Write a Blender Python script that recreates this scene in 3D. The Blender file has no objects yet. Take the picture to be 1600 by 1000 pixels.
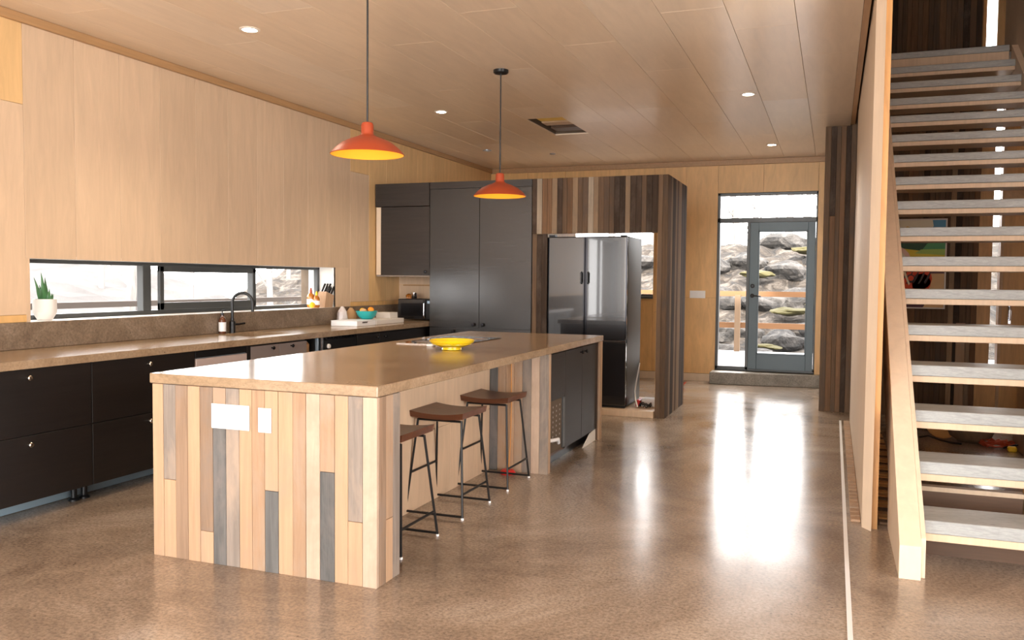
import bpy, bmesh, math, random
from mathutils import Vector, Matrix
random.seed(7)
PI = math.pi
sc = bpy.context.scene
COL = sc.collection

# ------------------------------------------------------------------ camera
cam_d = bpy.data.cameras.new('camera'); cam = bpy.data.objects.new('camera', cam_d); COL.objects.link(cam)
sc.camera = cam
cam_d.sensor_fit = 'HORIZONTAL'; cam_d.sensor_width = 36.0; cam_d.lens = 1334.13/1600*36
cam_d.clip_start = .05; cam_d.clip_end = 300
def _cam():
    yaw, pitch, roll, h = .3597, -.0469, -.0094, 1.4303
    c, s = math.cos(yaw), math.sin(yaw); cp, sp = math.cos(pitch), math.sin(pitch); cr, sr = math.cos(roll), math.sin(roll)
    R0 = Vector((c, s, 0)); F0 = Vector((-s, c, 0)); Z = Vector((0, 0, 1))
    U0 = Z*cp - F0*sp; F = F0*cp + Z*sp
    R = R0*cr - U0*sr; U = R0*sr + U0*cr
    M = Matrix((R, U, -F)).transposed().to_4x4(); M.translation = (0, 0, h)
    cam.matrix_world = M
_cam()
# ------------------------------------------------------------------ light
w = bpy.data.worlds.new('overcast_sky'); sc.world = w; w.use_nodes = True
bg = w.node_tree.nodes['Background']; bg.inputs[0].default_value = (1.0, .985, .97, 1); bg.inputs[1].default_value = 8.0
XL_ = -5.056
def portal(name, loc, rot, sx, sy):
    l = bpy.data.lights.new(name, 'AREA'); l.shape = 'RECTANGLE'; l.size = sx; l.size_y = sy; l.cycles.is_portal = True
    o = bpy.data.objects.new(name, l); COL.objects.link(o); o.location = loc; o.rotation_euler = rot
# sampling portals: they emit nothing, they only guide the sky light through the window openings
portal('portal_rear', (-1.84, -3.58, 1.58), (PI/2, 0, 0), 6.28, 3.04)
portal('portal_side', (4.48, .6, 1.38), (PI/2, 0, PI/2), 5.4, 2.64)
portal('portal_left', (XL_-.1, -1.9, 1.475), (PI/2, 0, -PI/2), 2.8, 1.95)
portal('portal_door', (-.9, 12.70, 1.43), (PI/2, 0, PI), 1.36, 2.5)
portal('portal_slot', (-5.40, 6.115, 1.33), (PI/2, 0, -PI/2), 3.76, .43)
portal('portal_back', (-3.16, 12.70, 1.85), (PI/2, 0, PI), 1.36, 1.29)
sun_d = bpy.data.lights.new('hazy_sun', 'SUN'); sun_d.energy = 13.0; sun_d.angle = math.radians(4); sun_d.color = (1, .95, .86)
sun = bpy.data.objects.new('hazy_sun', sun_d); COL.objects.link(sun); sun.rotation_euler = (math.radians(56), 0, math.radians(10))
vs = sc.view_settings
vs.view_transform = 'Standard'; vs.look = 'None'; vs.gamma = 1; vs.use_curve_mapping = False; vs.exposure = 0.75

# ------------------------------------------------------------------ materials
def new(name):
    m = bpy.data.materials.new(name); m.use_nodes = True
    nt = m.node_tree; b = nt.nodes['Principled BSDF']
    return m, nt, nt.nodes, nt.links, b
def plain(name, col, rough=.5, metal=0, coat=0, trans=0, emit=None, es=0):
    m, nt, N, L, b = new(name)
    b.inputs['Base Color'].default_value = (*col, 1); b.inputs['Roughness'].default_value = rough
    b.inputs['Metallic'].default_value = metal; b.inputs['Coat Weight'].default_value = coat
    b.inputs['Transmission Weight'].default_value = trans
    if emit: b.inputs['Emission Color'].default_value = (*emit, 1); b.inputs['Emission Strength'].default_value = es
    return m
def ramp(N, stops):
    r = N.new('ShaderNodeValToRGB'); e = r.color_ramp.elements
    while len(e) < len(stops): e.new(.5)
    for i, (p, c) in enumerate(stops): e[i].position = p; e[i].color = (*c, 1)
    return r
def objvec(N, L, scale, rnd=True):
    tc = N.new('ShaderNodeTexCoord'); mp = N.new('ShaderNodeMapping'); mp.inputs['Scale'].default_value = scale
    if rnd:
        oi = N.new('ShaderNodeObjectInfo'); ml = N.new('ShaderNodeMath'); ml.operation = 'MULTIPLY'; ml.inputs[1].default_value = 37
        ad = N.new('ShaderNodeVectorMath'); ad.operation = 'ADD'
        L.new(oi.outputs['Random'], ml.inputs[0]); L.new(tc.outputs['Object'], ad.inputs[0]); L.new(ml.outputs[0], ad.inputs[1]); L.new(ad.outputs[0], mp.inputs[0])
    else: L.new(tc.outputs['Object'], mp.inputs[0])
    return mp
def noise(N, L, vec, s, detail=5, rough=.6, dist=0):
    n = N.new('ShaderNodeTexNoise'); n.inputs['Scale'].default_value = s; n.inputs['Detail'].default_value = detail
    n.inputs['Roughness'].default_value = rough; n.inputs['Distortion'].default_value = dist
    L.new(vec.outputs[0], n.inputs['Vector']); return n
def mul(c, k): return tuple(min(1, x*k) for x in c)
def wood(name, col, axis='z', lo=.72, hi=1.12, gs=9, rough=.5, var=.12, bump=.08, coat=0, stain=None, fine=16):
    """grained timber: noise stretched along the board, with a little piece-to-piece variation"""
    m, nt, N, L, b = new(name)
    sc_ = [fine, fine, fine]; sc_['xyz'.index(axis)] = .9
    mp = objvec(N, L, sc_)
    n = noise(N, L, mp, gs/4, 6, .65, .6)
    r = ramp(N, [(.25, mul(col, lo)), (.75, mul(col, hi))]); L.new(n.outputs['Fac'], r.inputs[0])
    out = r.outputs[0]
    if stain:
        mp2 = objvec(N, L, [1.6 if a != axis else .8 for a in 'xyz'])
        n2 = noise(N, L, mp2, 1.8, 5, .7, .4)
        r2 = ramp(N, [(.48, (0, 0, 0)), (.66, (1, 1, 1))]); L.new(n2.outputs['Fac'], r2.inputs[0])
        mx = N.new('ShaderNodeMixRGB'); mx.inputs[2].default_value = (*stain, 1); L.new(r2.outputs[0], mx.inputs[0]); L.new(out, mx.inputs[1]); out = mx.outputs[0]
    oi = N.new('ShaderNodeObjectInfo'); mr = N.new('ShaderNodeMapRange'); mr.inputs[3].default_value = 1-var; mr.inputs[4].default_value = 1+var
    L.new(oi.outputs['Random'], mr.inputs[0])
    hs = N.new('ShaderNodeHueSaturation'); L.new(mr.outputs[0], hs.inputs['Value']); L.new(out, hs.inputs['Color'])
    L.new(hs.outputs[0], b.inputs['Base Color']); b.inputs['Roughness'].default_value = rough; b.inputs['Coat Weight'].default_value = coat
    b.inputs['Coat Roughness'].default_value = .2
    if rough > .7: b.inputs['Specular IOR Level'].default_value = .2
    if bump:
        bp = N.new('ShaderNodeBump'); bp.inputs['Strength'].default_value = bump; bp.inputs['Distance'].default_value = .01
        L.new(n.outputs['Fac'], bp.inputs['Height']); L.new(bp.outputs[0], b.inputs['Normal'])
    return m
def concrete(name, c0, c1, c2, rough, scale=1.3, speck=.35, coat=0, bump=.0, spec=.5, stretch=(1, 1, 1), rr=None, con=.2, bd=.01):
    m, nt, N, L, b = new(name)
    mp = objvec(N, L, stretch, False)
    n = noise(N, L, mp, scale, 9, .68, .8)
    r = ramp(N, [(.5-con, c0), (.5, c1), (.5+con, c2)]); L.new(n.outputs['Fac'], r.inputs[0])
    n2 = noise(N, L, mp, 60, 3, .7)
    r2 = ramp(N, [(.35, (1-speck,)*3), (.6, (1+speck*.3,)*3)]); L.new(n2.outputs['Fac'], r2.inputs[0])
    mx = N.new('ShaderNodeMixRGB'); mx.blend_type = 'MULTIPLY'; mx.inputs[0].default_value = 1; L.new(r.outputs[0], mx.inputs[1]); L.new(r2.outputs[0], mx.inputs[2])
    v = N.new('ShaderNodeTexVoronoi'); v.inputs['Scale'].default_value = 14; L.new(mp.outputs[0], v.inputs['Vector'])
    r3 = ramp(N, [(.05, (.35, .32, .3)), (.085, (1, 1, 1))]); L.new(v.outputs['Distance'], r3.inputs[0])
    mx2 = N.new('ShaderNodeMixRGB'); mx2.blend_type = 'MULTIPLY'; mx2.inputs[0].default_value = .8; L.new(mx.outputs[0], mx2.inputs[1]); L.new(r3.outputs[0], mx2.inputs[2])
    L.new(mx2.outputs[0], b.inputs['Base Color'])
    b.inputs['Roughness'].default_value = rough; b.inputs['Coat Weight'].default_value = coat; b.inputs['Coat Roughness'].default_value = .12
    b.inputs['Specular IOR Level'].default_value = spec
    if rr:
        n4 = noise(N, L, mp, 1.1, 4, .6); m4 = N.new('ShaderNodeMapRange'); m4.inputs[3].default_value = rr[0]; m4.inputs[4].default_value = rr[1]
        m4.inputs[1].default_value = .3; m4.inputs[2].default_value = .7
        L.new(n4.outputs['Fac'], m4.inputs[0]); L.new(m4.outputs[0], b.inputs['Roughness'])
    if bump:
        bp = N.new('ShaderNodeBump'); bp.inputs['Strength'].default_value = bump; bp.inputs['Distance'].default_value = bd
        L.new(n.outputs['Fac'], bp.inputs['Height']); L.new(bp.outputs[0], b.inputs['Normal'])
    return m
def glassmat(name, tint=(1, 1, 1)):
    m, nt, N, L, b = new(name)
    N.remove(b); t = N.new('ShaderNodeBsdfTransparent'); t.inputs[0].default_value = (*tint, 1)
    g = N.new('ShaderNodeBsdfGlossy'); g.inputs['Roughness'].default_value = .02
    lw = N.new('ShaderNodeLayerWeight'); lw.inputs[0].default_value = .5
    pw = N.new('ShaderNodeMath'); pw.operation = 'POWER'; pw.inputs[1].default_value = 5; L.new(lw.outputs['Facing'], pw.inputs[0])
    f = N.new('ShaderNodeMath'); f.operation = 'MULTIPLY_ADD'; f.inputs[1].default_value = .9; f.inputs[2].default_value = 0; L.new(pw.outputs[0], f.inputs[0])
    x = N.new('ShaderNodeMixShader'); L.new(f.outputs[0], x.inputs[0]); L.new(t.outputs[0], x.inputs[1]); L.new(g.outputs[0], x.inputs[2])
    L.new(x.outputs[0], N['Material Output'].inputs[0]); return m

PLY = (.61, .44, .295)
M = {}
M['ply'] = wood('birch_plywood', PLY, 'z', .86, 1.08, var=.05, rough=.42, fine=7)
M['ply_y'] = wood('birch_plywood_yellow', (.70, .45, .21), 'z', .85, 1.08, var=.04, rough=.42, fine=7)
M['ply_back'] = wood('birch_plywood_warm_tint', (.72, .435, .175), 'z', .78, 1.12, var=.06, rough=.42, fine=5)  # orange tint carries the warm bounce light at the back of the room
M['ply_c'] = wood('birch_plywood_ceiling', (.73, .575, .42), 'y', .9, 1.05, var=.03, rough=.28, coat=.25, fine=6)
M['ply_cy'] = wood('birch_plywood_ceiling_amber', (.72, .53, .32), 'y', .9, 1.05, var=.02, rough=.28, coat=.25, fine=6)
M['ply_cp'] = wood('birch_plywood_ceiling_pale', (.75, .61, .465), 'y', .9, 1.05, var=.03, rough=.28, coat=.25, fine=6)
M['ply_edge'] = wood('plywood_edge', (.60, .44, .30), 'z', .85, 1.08, var=.04, rough=.5, fine=12)
M['ply_pale'] = wood('pale_maple_plywood', (.70, .555, .41), 'z', .9, 1.06, var=.03, rough=.6, fine=6)
M['ply_orange'] = wood('amber_fir', (.52, .26, .08), 'z', .7, 1.15, var=.08, rough=.45, fine=10)
M['mould'] = wood('fir_moulding', (.42, .24, .11), 'y', .8, 1.1, var=.04, rough=.45)
M['shell'] = plain('dark_backing', (.10, .07, .045), .9)
M['c_light'] = wood('cedar_light', (.47, .305, .19), 'z', .82, 1.1, var=.07, stain=(.38, .27, .19), rough=.8)
M['c_tan'] = wood('cedar_tan', (.38, .245, .155), 'z', .78, 1.12, var=.08, stain=(.36, .27, .2), rough=.8)
M['c_pink'] = wood('cedar_pink', (.52, .385, .29), 'z', .85, 1.08, var=.05, stain=(.42, .31, .23), rough=.8)
M['c_brown'] = wood('cedar_brown', (.27, .18, .12), 'z', .7, 1.2, var=.12, stain=(.24, .18, .14), rough=.8)
M['c_gray'] = wood('cedar_gray', (.235, .195, .165), 'z', .7, 1.25, var=.1, stain=(.34, .26, .2), rough=.8)
M['c_dark'] = wood('cedar_charcoal', (.115, .112, .108), 'z', .6, 1.4, var=.1, stain=(.17, .15, .14), rough=.8)
M['d_red'] = wood('dim_old_cedar_red', (.165, .092, .050), 'z', .65, 1.3, var=.15, stain=(.13, .08, .05), rough=.8)  # own board tones, darkened for the shade the fridge enclosure stands in
M['d_brown'] = wood('dim_old_cedar_brown', (.125, .078, .048), 'z', .6, 1.3, var=.15, stain=(.09, .065, .05), rough=.8)
M['d_dark'] = wood('dim_old_cedar_dark', (.05, .032, .022), 'z', .6, 1.4, var=.15, stain=(.09, .065, .05), rough=.8)
M['d_tan'] = wood('dim_old_cedar_tan', (.30, .20, .125), 'z', .7, 1.2, var=.12, stain=(.22, .16, .11), rough=.8)
M['d_pale'] = wood('dim_old_cedar_pale', (.36, .29, .22), 'z', .7, 1.2, var=.1, stain=(.26, .2, .15), rough=.8)
M['floor'] = concrete('polished_concrete_floor', (.20, .147, .108), (.33, .254, .193), (.45, .37, .30), .2, .8, .35, spec=.62, rr=(.14, .26), con=.15)
M['worktop'] = concrete('waxed_concrete_worktop', (.22, .14, .08), (.34, .235, .145), (.43, .315, .21), .19, 1.6, .18, spec=.75, stretch=(.6, 1, 1))
M['edge_conc'] = concrete('cast_concrete_edge', (.22, .18, .13), (.31, .26, .2), (.40, .34, .27), .4, 3, .25)
M['splash'] = concrete('concrete_backsplash', (.12, .082, .055), (.20, .145, .10), (.28, .215, .16), .45, 3.0, .3)
M['tread'] = concrete('cast_concrete_tread', (.21, .215, .21), (.31, .32, .315), (.42, .43, .425), .4, 3, .16, stretch=(.35, 1, 2))
M['step'] = concrete('concrete_step', (.17, .15, .12), (.26, .23, .19), (.34, .3, .25), .5, 2.5, .3)
M['lam'] = wood('black_wood_laminate', (.020, .014, .011), 'x', .6, 1.5, var=.05, rough=.36, bump=.04)
M['lam_y'] = wood('black_wood_laminate_run', (.010, .0075, .007), 'y', .6, 1.4, var=.05, rough=.45, bump=.03)
M['lam_tall'] = wood('black_ash_laminate', (.018, .0155, .014), 'x', .5, 1.5, var=.05, rough=.2, bump=.05, fine=28)
M['lam_tall'].node_tree.nodes['Principled BSDF'].inputs['Specular IOR Level'].default_value = .75
M['black'] = plain('black_metal', (.012, .012, .013), .35, .3)
M['blackgloss'] = plain('glossy_black_steel', (.012, .012, .014), .16, 0, 1.0)
M['knob'] = plain('brushed_nickel', (.62, .58, .52), .25, 1)
M['knobd'] = plain('dark_knob', (.03, .03, .035), .15, .8)
M['frame'] = plain('charcoal_window_frame', (.055, .058, .058), .4)
M['doorp'] = plain('slate_blue_door_paint', (.055, .088, .108), .4)
M['glass'] = glassmat('window_glass')
M['white'] = plain('white_plastic', (.85, .85, .86), .35)
M['whitep'] = plain('white_paint', (.82, .80, .76), .5)
M['offwhite'] = plain('card_white', (.70, .66, .62), .6)
M['film'] = plain('pinkish_protective_film', (.52, .42, .39), .3)
M['greydoor'] = plain('taupe_lacquer', (.26, .215, .20), .35)
M['blueplas'] = plain('pale_blue_plastic_sheet', (.25, .33, .38), .3)
M['seat'] = wood('oiled_walnut', (.095, .030, .012), 'x', .6, 1.35, var=.08, rough=.33, bump=.05)
M['orange'] = plain('orange_enamel', (.33, .048, .014), .42)
M['shadein'] = plain('glowing_yellow_enamel', (.80, .36, .03), .5, emit=(1, .45, .03), es=.10)  # lining given a faint glow of its own for the lamplight in the shade
M['bulb'] = plain('lit_bulb', (1, .9, .7), .3, emit=(1, .75, .4), es=6)
M['led'] = plain('lit_downlight_lens', (1, 1, 1), .3, emit=(1, .9, .74), es=30)
M['ringw'] = plain('downlight_trim', (.75, .68, .6), .4)
M['yellow'] = plain('yellow_glaze', (.88, .62, .012), .12, 0, .5)
M['teal'] = plain('teal_enamel', (.01, .36, .36), .2, 0, .3)
M['pot'] = plain('matte_white_ceramic', (.74, .71, .67), .5)
M['leaf'] = wood('snake_plant_leaf', (.045, .15, .05), 'z', .6, 1.5, var=.15, rough=.4)
M['soil'] = plain('potting_soil', (.05, .035, .025), .95)
M['amber'] = plain('amber_glass_bottle', (.11, .035, .015), .1, 0, .5)
M['chrome'] = plain('chrome', (.7, .7, .72), .12, 1)
M['fruit'] = plain('orange_fruit', (.85, .30, .02), .45)
M['bag'] = plain('clear_bag', (.62, .56, .55), .25)
M['honey'] = plain('honey_glass', (.42, .14, .02), .15)
M['honeyy'] = plain('yellow_label', (.9, .55, .02), .4)
M['red'] = plain('red_plastic', (.60, .02, .02), .35)
M['insul'] = plain('yellow_insulation', (.80, .55, .12), .9)
M['joist'] = wood('joist_timber', (.50, .34, .20), 'x')
M['darkwood'] = wood('dark_stained_board', (.10, .05, .025), 'x', rough=.5)
M['decking'] = plain('pale_decking', (.30, .28, .27), .7)
M['rail'] = wood('new_cedar_rail', (.14, .062, .020), 'x', .85, 1.1)
M['oldrail'] = plain('weathered_rail', (.055, .042, .035), .8)
M['railp'] = wood('new_cedar_post', (.14, .088, .05), 'z', .85, 1.1)
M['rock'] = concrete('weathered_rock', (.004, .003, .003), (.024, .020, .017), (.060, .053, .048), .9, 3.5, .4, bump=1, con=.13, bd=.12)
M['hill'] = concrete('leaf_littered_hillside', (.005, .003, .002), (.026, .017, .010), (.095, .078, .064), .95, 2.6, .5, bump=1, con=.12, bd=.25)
M['snow'] = concrete('pale_dry_ground', (.026, .022, .021), (.042, .037, .035), (.056, .052, .051), .95, .8, .3)
M['moss'] = plain('yellow_moss', (.032, .026, .003), .95)
M['trunk'] = wood('birch_bark', (.14, .13, .125), 'z', .6, 1.3, var=.2, rough=.8)
M['twig'] = plain('bare_twigs', (.15, .14, .13), .8)
M['wire'] = plain('red_wire', (.45, .06, .02), .4)
M['wireb'] = plain('black_wire', (.02, .02, .02), .4)
M['paper'] = plain('brown_parcel', (.55, .33, .16), .7)
M['tan_d'] = plain('wooden_disc', (.62, .27, .05), .45)
M['conduit'] = plain('galvanised_conduit', (.30, .38, .46), .3, .6)

# ------------------------------------------------------------------ helpers
def wl(o):
    v = Vector((0, 0, 0))
    while o: v += o.location; o = o.parent
    return v
def link(name, me, mat, parent, origin):
    o = bpy.data.objects.new(name, me); COL.objects.link(o)
    for m_ in (mat if isinstance(mat, (list, tuple)) else [mat]): me.materials.append(M[m_] if isinstance(m_, str) else m_)
    o.location = Vector(origin) - wl(parent) if parent else Vector(origin)
    if parent: o.parent = parent
    return o
def bbox(bm, lo, hi, bev=0):
    r = bmesh.ops.create_cube(bm, size=1)
    for v in r['verts']: v.co = Vector([(lo[i]+hi[i])/2 + v.co[i]*(hi[i]-lo[i]) for i in range(3)])
    if bev:
        es = list({e for v in r['verts'] for e in v.link_edges})
        bmesh.ops.bevel(bm, geom=es, offset=bev, segments=1, affect='EDGES', profile=.5)
def finish(bm, name, mat, parent, origin=None, smooth=False):
    if origin is None:
        if len(bm.verts):
            xs = [[v.co[i] for v in bm.verts] for i in range(3)]; origin = [(min(a)+max(a))/2 for a in xs]
        else: origin = (0, 0, 0)
    for v in bm.verts: v.co -= Vector(origin)
    bmesh.ops.recalc_face_normals(bm, faces=bm.faces)
    me = bpy.data.meshes.new(name); bm.to_mesh(me); bm.free()
    if smooth:
        for p in me.polygons: p.use_smooth = True
        try: me.set_sharp_from_angle(angle=math.radians(40))
        except Exception: pass
    return link(name, me, mat, parent, origin)
def box(name, lo, hi, mat, parent=None, bev=0):
    bm = bmesh.new(); bbox(bm, [min(a, b) for a, b in zip(lo, hi)], [max(a, b) for a, b in zip(lo, hi)], bev); return finish(bm, name, mat, parent)
def boxes(name, lst, mat, parent=None, bev=0):
    bm = bmesh.new()
    for lo, hi in lst: bbox(bm, lo, hi, bev)
    return finish(bm, name, mat, parent)
def prism(name, pts, ax, a, b, mat, parent=None, bev=0):
    """extrude a polygon (2-D pts in the two other axes) along axis ax from a to b"""
    bm = bmesh.new()
    def mk(p, t):
        q = list(p); q.insert(ax, t); return bm.verts.new(q)
    v0 = [mk(p, a) for p in pts]; v1 = [mk(p, b) for p in pts]; n = len(pts)
    bm.faces.new(v0); bm.faces.new(v1)
    for i in range(n): bm.faces.new([v0[i], v0[(i+1) % n], v1[(i+1) % n], v1[i]])
    if bev: bmesh.ops.bevel(bm, geom=bm.edges[:], offset=bev, segments=1, affect='EDGES')
    return finish(bm, name, mat, parent)
def lathe_bm(bm, prof, c, seg=28, axis='z'):
    rings = []
    for r, z in prof:
        ring = []
        for k in range(seg):
            a = 2*PI*k/seg
            if axis == 'z': p = (c[0]+r*math.cos(a), c[1]+r*math.sin(a), c[2]+z)
            elif axis == 'x': p = (c[0]+z, c[1]+r*math.cos(a), c[2]+r*math.sin(a))
            else: p = (c[0]+r*math.cos(a), c[1]+z, c[2]+r*math.sin(a))
            ring.append(bm.verts.new(p))
        rings.append(ring)
    for i in range(len(rings)-1):
        for k in range(seg): bm.faces.new([rings[i][k], rings[i][(k+1) % seg], rings[i+1][(k+1) % seg], rings[i+1][k]])
    for ring, (r, z) in ((rings[0], prof[0]), (rings[-1], prof[-1])):
        if r > 1e-5: bm.faces.new(ring)
    bmesh.ops.remove_doubles(bm, verts=bm.verts, dist=1e-6)
def lathe(name, prof, c, mat, parent=None, seg=28, axis='z'):
    bm = bmesh.new(); lathe_bm(bm, [(max(r, 1e-5), z) for r, z in prof], c, seg, axis); return finish(bm, name, mat, parent, smooth=True)
def tube_bm(bm, pts, r, seg=8, cap=True):
    pts = [Vector(p) for p in pts]; rings = []; up = None
    rr = r if isinstance(r, (list, tuple)) else [r]*len(pts)
    for i, p in enumerate(pts):
        d = (pts[min(i+1, len(pts)-1)] - pts[max(i-1, 0)]).normalized()
        if up is None:
            up = d.orthogonal().normalized()
        else:
            up = (up - d*up.dot(d)).normalized()
        s = d.cross(up)
        rings.append([bm.verts.new(p + (up*math.cos(2*PI*k/seg) + s*math.sin(2*PI*k/seg))*rr[i]) for k in range(seg)])
    for i in range(len(rings)-1):
        for k in range(seg): bm.faces.new([rings[i][k], rings[i][(k+1) % seg], rings[i+1][(k+1) % seg], rings[i+1][k]])
    if cap: bm.faces.new(rings[0]); bm.faces.new(rings[-1])
def tube(name, pts, r, mat, parent=None, seg=8):
    bm = bmesh.new(); tube_bm(bm, pts, r, seg); return finish(bm, name, mat, parent, smooth=True)
def thing(name, label, cat, loc=(0, 0, 0), group=None):
    o = bpy.data.objects.new(name, None); COL.objects.link(o); o.location = loc; o.empty_display_size = .1
    return tag(o, label, cat, group)
def tag(o, label=None, cat=None, group=None, kind=None):
    if label: o['label'] = label
    if cat: o['category'] = cat
    if group: o['group'] = group
    if kind: o['kind'] = kind
    return o
def struct(o, label=None): o['kind'] = 'structure'; return o if not label else tag(o, label)

XL, YB, ZC = -5.056, 12.45, 3.149
XR = 2.3
# ================================================================== SETTING
fl = struct(box('floor', (XL-.5, -3.6, -.2), (4.6, YB+.3, 0), 'floor'), 'polished mottled brown concrete floor')
box('curb_strip', (.088, 2.6, 0), (.109, 9.46, .004), 'white', fl)['label'] = 'thin white joint strip in the concrete floor'
# raised ribs standing in for tan stripes on the floor by the fin
gr_ = thing('floor_ribs', 'raised tan ribs for the stripes on the floor around the foot of the tall plywood fin', 'ribbing', (.3, 7.4, 0))
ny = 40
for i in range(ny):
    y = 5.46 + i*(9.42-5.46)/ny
    box('floor_rib', (.130, y, 0), (.186, y+.07, .016), 'c_tan', gr_, .003)
    box('floor_rib', (.29, y, 0), (.46, y+.07, .016), 'ply_orange' if i % 3 else 'd_red', gr_, .003)
# ---- left wall with the long slot window
WY0, WY1, WZ0, WZ1 = 4.235, 7.995, 1.118, 1.545
wlft = struct(boxes('wall_left', [((XL-.45, -.5, 0), (XL-.018, YB+.3, WZ0-.02)), ((XL-.45, -.5, WZ1+.02), (XL-.018, YB+.3, ZC+.4)), ((XL-.45, -3.6, 0), (XL-.018, -3.3, ZC+.4)), ((XL-.45, -3.3, 0), (XL-.018, -.5, .5)), ((XL-.45, -3.3, 2.45), (XL-.018, -.5, ZC+.4)),
      ((XL-.45, -.5, WZ0-.02), (XL-.018, WY0-.02, WZ1+.02)), ((XL-.45, WY1+.02, WZ0-.02), (XL-.018, YB+.3, WZ1+.02))], 'shell'), 'left wall lined with tall birch plywood panels')
ys = [4.205 + .4095*k for k in range(-12, 21)]; ys = [y for y in ys if -.5 < y < YB-.05] + [YB]
for i in range(len(ys)-1):
    a, b = ys[i]+.0012, ys[i+1]-.0012
    m_ = 'ply'
    z0 = 1.168
    if b < WY0+.01 or a > WY1-.03:
        pieces = [(z0, 3.092)]
    else: pieces = [(WZ1, 3.092)]
    if abs(ys[i+1]-4.205) < .01: pieces = [(z0, 2.56), (2.562, 3.092)]
    if abs(ys[i]-8.30) < .03: pieces = [(z0, 2.62), (2.622, 3.092)]
    for j, (p, q) in enumerate(pieces):
        mm = 'ply_y' if j == 1 else ('ply' if b < 8.32 or j == 0 and b < 8.8 else 'ply_y')
        box('panel', (XL-.018, a, p), (XL, b, q), mm, wlft, .0012)
    if a > WY1-.03 or b < WY0+.01:
        box('panel', (XL-.018, a, WZ0), (XL+.002, b, z0-.002), 'ply_back', wlft, .001)
# ragged panel at window end
box('panel', (XL-.018, WY1-.0, WZ0), (XL-.001, 8.30, WZ1), 'ply', wlft)
box('panel', (XL-.018, WY0-.035, WZ0), (XL-.001, WY0, WZ1), 'ply', wlft)
w5 = struct(thing('window_5', 'tall window in the left wall at the living end', 'x', (XL, -1.9, .5))); del w5['category']
boxes('window_frame', [((XL-.2, -3.3, .5), (XL-.14, -.5, .56)), ((XL-.2, -3.3, 2.39), (XL-.14, -.5, 2.45)), ((XL-.2, -3.3, .56), (XL-.14, -3.24, 2.39)), ((XL-.2, -.56, .56), (XL-.14, -.5, 2.39)), ((XL-.2, -1.95, .56), (XL-.14, -1.88, 2.39))], 'frame', w5)
# reveals
rv = struct(boxes('trim_1', [((XL-.34, WY0-.02, WZ0-.02), (XL-.002, WY1+.02, WZ0)), ((XL-.34, WY0-.02, WZ1), (XL-.002, WY1+.02, WZ1+.02)),
      ((XL-.34, WY0-.02, WZ0), (XL-.002, WY0, WZ1)), ((XL-.34, WY1, WZ0), (XL-.002, WY1+.02, WZ1))], 'whitep'), 'white lined reveal around the long slot window')
struct(box('trim_2', (XL, -3.4, 3.09), (XL+.035, YB-.0, ZC), 'mould', None, .004), 'dark fir moulding along the top of the left wall')
struct(box('trim_3', (XL+.035, YB-.035, 3.075), (-.02, YB, ZC), 'mould', None, .004), 'dark fir moulding along the top of the back wall')
# slot window
FX = XL-.20
w1 = struct(thing('window_1', 'long low slot window with dark frames above the backsplash', 'window', (FX, 6.1, WZ0)))
del w1['category']
fw = .05
boxes('window_frame', [((FX-.05, WY0, WZ1-.028), (FX, WY1, WZ1)), ((FX-.05, WY0, WZ0), (FX, WY1, WZ0+.035)),
      ((FX-.05, WY0, WZ0), (FX, WY0+.03, WZ1)), ((FX-.05, WY1-.04, WZ0), (FX, WY1, WZ1))], 'frame', w1, .003)
for a, b in ((5.44, 5.53), (6.84, 6.88)): box('mullion', (FX-.06, a, WZ0+.03), (FX+.005, b, WZ1-.02), 'frame', w1, .003)
box('pane', (FX-.03, WY0+.02, WZ0+.03), (FX-.024, 5.445, WZ1-.02), 'glass', w1)
box('pane', (FX-.03, 6.87, WZ0+.03), (FX-.024, WY1-.03, WZ1-.02), 'glass', w1)
sx = FX+.03
sash = boxes('sash', [((sx-.03, 5.60, WZ1-.075), (sx, 6.86, WZ1-.028)), ((sx-.03, 5.60, WZ0+.035), (sx, 6.86, WZ0+.095)),
      ((sx-.03, 5.60, WZ0+.035), (sx, 5.65, WZ1-.028)), ((sx-.03, 6.81, WZ0+.035), (sx, 6.86, WZ1-.028))], 'frame', w1, .004)
box('pane', (sx-.018, 5.65, WZ0+.09), (sx-.012, 6.81, WZ1-.07), 'glass', sash)
# ---- back wall with window hole (behind fridge) and door opening
DX0, DX1, DZ0, DZ1 = -1.571, -.226, .185, 2.685
BX0, BX1, BZ0, BZ1 = -3.84, -2.479, 1.209, 2.5
wb = struct(boxes('wall_back', [((XL-.1, YB+.018, 0), (BX0, YB+.25, ZC+.4)), ((BX0, YB+.018, 0), (BX1, YB+.25, BZ0)), ((BX0, YB+.018, BZ1), (BX1, YB+.25, ZC+.4)),
      ((BX1, YB+.018, 0), (DX0, YB+.25, ZC+.4)), ((DX0, YB+.018, 0), (DX1, YB+.25, DZ0-.02)), ((DX0, YB+.018, DZ1), (DX1, YB+.25, ZC+.4)), ((DX1, YB+.018, 0), (.4, YB+.25, ZC+.4))], 'shell'), 'back wall lined with plywood panels tinted for warm bounced light')
def bp(x0, x1, z0, z1, m='ply_back'): box('panel', (x0+.0015, YB, z0), (x1-.0015, YB+.018, z1), m, wb, .001)
for a, b in ((XL, -4.45), (-4.45, -3.84)): bp(a, b, .11, 1.6); bp(a, b, 1.602, 3.08)
for a, b in ((-3.84, -3.16), (-3.16, -2.479)): bp(a, b, .11, 1.207); bp(a, b, 2.502, 3.08)
bp(-2.479, -2.02, .11, .98); bp(-2.479, -2.02, .982, 3.08); bp(-2.02, -1.571, .11, 1.2); bp(-2.02, -1.571, 1.202, 3.08)
bp(-1.571, -.95, 2.687, 3.08); bp(-.95, -.226, 2.687, 3.08); bp(-.226, .2, .0, 3.08)
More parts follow.
